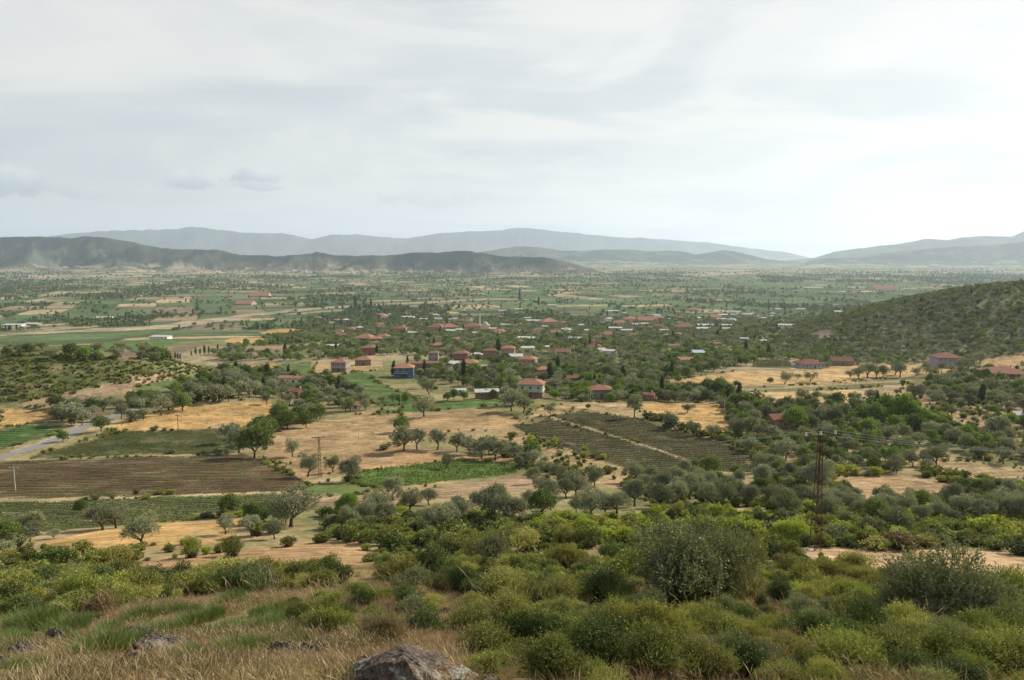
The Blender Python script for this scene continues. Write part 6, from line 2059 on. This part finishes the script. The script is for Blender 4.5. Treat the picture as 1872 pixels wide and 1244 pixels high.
def rock(px, py, w, h, d, seed, label, rz=0, sink=.35, peak=None):
    """w, h, d in metres"""
    p = at(px, py)
    g = np.random.default_rng(seed)
    n = 80
    th = np.linspace(0, math.pi, n); ph = np.linspace(0, 2 * math.pi, 2 * n + 1)[:-1]
    TT, PP = np.meshgrid(th, ph, indexing='ij')
    X = np.sin(TT) * np.cos(PP); Y = np.sin(TT) * np.sin(PP); Z = np.cos(TT)
    v = np.stack([X.ravel(), Y.ravel(), Z.ravel()], 1)
    r = np.ones(len(v))
    # a block cut by a few random planes, then roughened
    for k in range(11):
        nv = unit(g.normal(size=(1, 3)))[0]
        if nv[2] < -.3: nv = -nv
        c = .62 + .3 * g.random()
        dd = v @ nv
        r = np.where(dd * r > c, c / np.maximum(dd, 1e-3), r)
    q = v * 2.2 + seed
    nn = fbm(q[:, 0] + q[:, 2] * .7, q[:, 1] - q[:, 2] * .5, seed, 5)
    n2 = ridged(q[:, 0] * 1.6 + q[:, 2], q[:, 1] * 1.6 - q[:, 2] * .8, seed + 3, 4)
    n3 = ridged(q[:, 0] * 4.5 + q[:, 2] * 2, q[:, 1] * 4.5 - q[:, 2] * 3, seed + 5, 4)
    r = r * (1 + .16 * nn + .26 * (n2 - .6) + .11 * (n3 - .6))
    v = v * r[:, None]
    if peak is not None:
        v[:, 2] = v[:, 2] * (1.5 - 1.15 * np.abs(v[:, 0] - peak))
    v = v * np.array([w / 2, d / 2, h * .8])
    F = []
    m = 2 * n
    for i in range(n - 1):
        a = np.arange(m); b = (a + 1) % m
        F.append(np.stack([i * m + a, (i + 1) * m + a, (i + 1) * m + b, i * m + b], 1))
    me = mesh_np('rock', v, np.concatenate(F), [M_ROCK], True)
    o = link('rock', me)
    o.location = (p.x, p.y + d * .2, p.z + h * (.5 - sink)); o.rotation_euler = (g.normal() * .08, g.normal() * .08, R(rz))
    tag(o, label, 'rock', 'rocks in the dry grass')

ROCKS = []
def rk(px, py, wpx, hpx, seed, label, rz=0, **k):
    p = at(px, py); D = math.hypot(p.y, p.z - EYE); ROCKS.append((p.x, p.y, wpx * D / FPX * .5))
    rock(px, py, wpx * D / FPX * 1.2, hpx * D / FPX * .95, wpx * D / FPX * .7, seed, label, rz, **k)

rk(748, 1270, 180, 50, 3, 'big peaked boulder speckled with pale lichen at the very front', 5, peak=-.1, sink=.15)
rk(655, 1238, 50, 34, 4, 'jagged rock leaning against the big peaked boulder')
rk(285, 1195, 110, 30, 5, 'long low grey rock slab sloping through green grass', -12)
rk(245, 1172, 62, 26, 6, 'dark cracked rock above the long grey slab')
rk(330, 1178, 40, 18, 7, 'small rounded rock at the end of the long slab')
rk(235, 1232, 52, 40, 8, 'tan block of rock half sunk below the long slab')
rk(520, 1210, 50, 42, 9, 'steep grey rock leading the tumbled row', 20)
rk(556, 1205, 36, 32, 10, 'round brown rock between two steep ones')
rk(582, 1208, 40, 36, 11, 'tan steep rock closing the tumbled row', -15)
rk(605, 1183, 62, 14, 12, 'flat pale stone slab lying on the tumbled row')
rk(470, 1215, 42, 22, 13, 'low grey stone before the tumbled row')
rk(40, 1205, 46, 30, 14, 'dark lumpy rock near the edge of the slope grass')
rk(100, 1190, 42, 40, 15, 'upright brown rock among dry stalks')
rk(8, 1222, 30, 30, 16, 'grey rock cut off by the picture edge')
rk(355, 1094, 34, 24, 17, 'smooth reddish boulder below a hedge of bushes')
rk(393, 1094, 22, 14, 18, 'small pinkish stone beside the reddish boulder')
rk(418, 1092, 30, 16, 19, 'flat greyish stone, farthest of three by the bushes')
rk(565, 1062, 48, 22, 20, 'dark brown rock in the grass at the field edge')
rk(812, 1125, 26, 14, 21, 'dark little rock in the reddish dry grass')
rk(778, 1140, 22, 12, 22, 'purplish stone under the reddish dry grass')
rk(205, 1100, 26, 18, 23, 'pinkish stone between two dark bushes')
rk(1365, 988, 40, 10, 24, 'purplish heap of stone beyond the tall bush')
rk(150, 1110, 26, 14, 25, 'bluish grey stone beside pale golden grass')
rk(1508, 1000, 14, 7, 26, 'pale stone beside the pylon foot')
rk(1490, 1236, 18, 14, 27, 'grey stone deep in the nearest thicket')
rk(1040, 815, 20, 6, 28, 'pale boulder on the dry bank of the vineyard')
rk(1062, 826, 18, 6, 29, 'second pale boulder along the vineyard bank')
rk(440, 1232, 34, 18, 30, 'half buried brown stone in dry stalks')
rk(130, 1235, 60, 24, 31, 'broad tan rock under dry grass at the very front')


# ------------------------------------------------------------------ grass
def grass():
    g = np.random.default_rng(33)
    straw = [proto_obj('tuft_pattern', blades_mesh('tuft', 900 + i, 80, .17, .17, .0034, M_DRY, .8)) for i in range(3)] + \
            [proto_obj('tuft_pattern', blades_mesh('tuft', 910 + i, 16, .30, .15, .0028, M_DRY, .6, head=2.8, segs=5)) for i in range(3)] + \
            [proto_obj('weed_pattern', blades_mesh('weed', 920 + i, 26, .30, .12, .006, M_RUST, .6, head=2.2, segs=5)) for i in range(2)]
    n = 200000
    y = np.exp(math.log(5.5) + g.random(n) * (math.log(60) - math.log(5.5)))
    x = (g.random(n) * 2 - 1) * .80 * y
    px, py, z = pxof(x, y)
    nz = fbm(x / 2.2, y / 2.2, 301, 4)
    d = np.clip(.50 + 1.4 * nz, .06, 1)
    bush = inpoly(px, py, [(680, 1000), (1440, 1010), (1960, 1060), (1960, 1300), (870, 1300), (850, 1150)])
    d[bush] *= np.where(y[bush] < 9, .2, .7)
    pale = inpoly(px, py, [(120, 1140), (260, 1100), (480, 1070), (700, 1070), (860, 1095), (850, 1140), (650, 1130), (480, 1110), (330, 1150), (180, 1170)])
    d[pale] = np.clip(.9 + nz[pale], 0, 1)
    opening = inpoly(px, py, [(1340, 1110), (1460, 1100), (1510, 1150), (1440, 1210), (1370, 1200)])
    d[opening] = np.clip(.8 + nz[opening], 0, 1)
    keep = g.random(n) < d
    keep &= ~((y > 42) & ~clear_of_fields(x, y))
    for cx_, cy_, r_ in ROCKS:
        keep &= np.hypot((x - cx_), (y - cy_ + r_ * .6)) > r_ * 1.05
    i = np.nonzero(keep)[0]
    idx = np.where(g.random(len(i)) < .22, g.integers(3, 6, len(i)), g.integers(0, 3, len(i)))
    wd_ = (fbm(x[i] / 1.3, y[i] / 1.3, 321, 3) > .2) & (g.random(len(i)) < .4)
    idx = np.where(wd_, g.integers(6, 8, len(i)), idx)
    s = .5 + .6 * g.random(len(i)); s = s * np.where(y[i] > 25, 1.1, 1)
    scatter('dry_grass', straw, np.stack([x[i], y[i], z[i]], 1), s, np.stack([g.normal(size=len(i)) * .1 + .08, g.normal(size=len(i)) * .1, g.random(len(i)) * 6.28], 1), idx,
            'straw coloured dry grass with pale seed heads on the near slope', 'grass')
    print('grass', len(i))
    # loose stones between the tufts
    st = []
    for q in range(4):
        gg = np.random.default_rng(60 + q); m_ = 14
        TT, PP = np.meshgrid(np.linspace(0, math.pi, m_), np.linspace(0, 2 * math.pi, 2 * m_ + 1)[:-1], indexing='ij')
        v_ = np.stack([(np.sin(TT) * np.cos(PP)).ravel(), (np.sin(TT) * np.sin(PP)).ravel(), np.cos(TT).ravel()], 1)
        r_ = np.ones(len(v_))
        for _ in range(7):
            nv = unit(gg.normal(size=(1, 3)))[0]; dd = v_ @ nv; c_ = .55 + .3 * gg.random()
            r_ = np.where(dd * r_ > c_, c_ / np.maximum(dd, 1e-3), r_)
        v_ = v_ * r_[:, None] * [1, .8, .6]
        a_ = np.arange(2 * m_); b_ = (a_ + 1) % (2 * m_)
        F_ = np.concatenate([np.stack([i_ * 2 * m_ + a_, (i_ + 1) * 2 * m_ + a_, (i_ + 1) * 2 * m_ + b_, i_ * 2 * m_ + b_], 1) for i_ in range(m_ - 1)])
        st.append(proto_obj('stone_pattern', mesh_np('stone', v_, F_, [M_ROCK], False)))
    k = 2600
    ys_ = np.exp(math.log(6) + g.random(k) * (math.log(34) - math.log(6))); xs_ = (g.random(k) * 2 - 1) * .78 * ys_
    px, py, z = pxof(xs_, ys_)
    kk = np.nonzero((fbm(xs_ / 1.9, ys_ / 1.9, 331, 3) > .05) & ((px < 900) | (g.random(k) < .2)))[0]
    scatter('loose_stones', st, np.stack([xs_[kk], ys_[kk], z[kk] + .01], 1), .03 + .12 * g.random(len(kk)) ** 2.2, np.stack([g.random(len(kk)), g.random(len(kk)), g.random(len(kk)) * 6.28], 1), g.integers(0, 4, len(kk)), 'loose brown stones strewn over the near slope', 'stones')
    # taller oat stalks standing among the bushes
    oats = [proto_obj('oat_pattern', blades_mesh('oat', 930 + i, 14, .85, .16, .0045, M_DRY, .5, head=3.0, segs=6)) for i in range(3)]
    k = 1500
    y = np.exp(math.log(14) + g.random(k) * (math.log(45) - math.log(7)) * .999); x = (g.random(k) * 2 - 1) * .78 * y
    px, py, z = pxof(x, y)
    kk = np.nonzero((fbm(x / 1.7, y / 1.7, 311, 3) > .12) & ((px > 560) | (py < 1190)))[0]
    scatter('wild_oats', oats, np.stack([x[kk], y[kk], z[kk]], 1), .7 + .5 * g.random(len(kk)), g.random(len(kk)) * 6.28, g.integers(0, 3, len(kk)), 'pale drooping oat stalks standing between the bushes', 'grass')
    # green tussocks: each one can be counted
    pr = [blades_mesh('tussock', 950 + k, 1500, .42, .24, .006, M_BLADE, .45) for k in range(4)]
    TU = [(185, 1205, 70), (150, 1185, 40), (230, 1190, 36), (310, 1165, 40), (420, 1165, 42), (455, 1165, 46), (490, 1160, 46), (520, 1165, 40), (350, 1150, 40), (380, 1135, 34), (320, 1125, 30), (300, 1118, 26), (505, 1118, 28), (570, 1112, 22),
          (340, 1220, 46), (385, 1200, 30), (430, 1205, 52), (470, 1200, 44), (20, 1190, 44), (40, 1150, 46), (75, 1150, 50), (110, 1160, 44), (15, 1240, 40), (200, 1160, 34), (540, 1185, 40), (590, 1190, 30), (620, 1195, 44), (260, 1150, 22),
          (800, 1240, 40), (880, 1130, 36), (690, 1150, 40), (395, 1115, 22), (450, 1105, 20), (60, 1230, 36), (300, 1235, 30), (365, 1178, 26), (1450, 1170, 40), (1340, 1150, 30), (500, 1235, 30), (560, 1235, 28), (280, 1160, 30), (140, 1150, 36)] + [(rnd.uniform(0, 640), rnd.uniform(1105, 1240), rnd.uniform(18, 44)) for _ in range(46)]
    pts = []
    for px_, py_, h_ in TU:
        p = at(px_, py_); D = math.hypot(p.y, p.z - EYE)
        if any(abs(p.x - a) < r * 1.2 + .15 and -r * 3 - .4 < p.y - b < r for a, b, r in ROCKS): continue
        pts.append((px_, py_, h_ * D / FPX, p))
    labs = spread_labels([(a, b, c, 'fresh green ') for a, b, c, _ in pts], 'grass tussock', None, None)
    for (a, b, c, p), lab in zip(pts, labs):
        o = link('grass_tussock', pr[int(g.integers(0, 4))])
        s = c / .42 * .85
        o.location = p; o.rotation_euler = (0, 0, g.random() * 6.28); o.scale = (s * 1.1, s * 1.1, s)
        tag(o, lab, 'grass tussock', 'green grass tussocks')
grass()
for m_ in bpy.data.materials:
    m_.use_backface_culling = False

# labels are kept to sixteen words
W_RE = re.compile(r"[A-Za-z0-9][A-Za-z0-9'-]*")
for o in C.objects:
    if o.get('label') and len(W_RE.findall(o['label'])) > 15:
        l = o['label']
        for a, b in (('bright green leafy tree', 'bright leafy tree'), (' village shed', ' shed'), (' at the foot of the slope', ''), (' at the shrubs', ''), (' walled', ''), (' below the blue house', ' by the blue house'), ('dark terraced vineyard', 'dark vineyard'), (' with orange soil', ''),
                     (' below the straw patch', ''), ('mid-sized ', ''), (' of the village', ''), ('flat ', ''), ('two-storey ', 'tall ')):
            if len(W_RE.findall(l)) > 16:
                l = l.replace(a, b)
        o['label'] = l
        if len(W_RE.findall(l)) > 16: print('LONG', l)
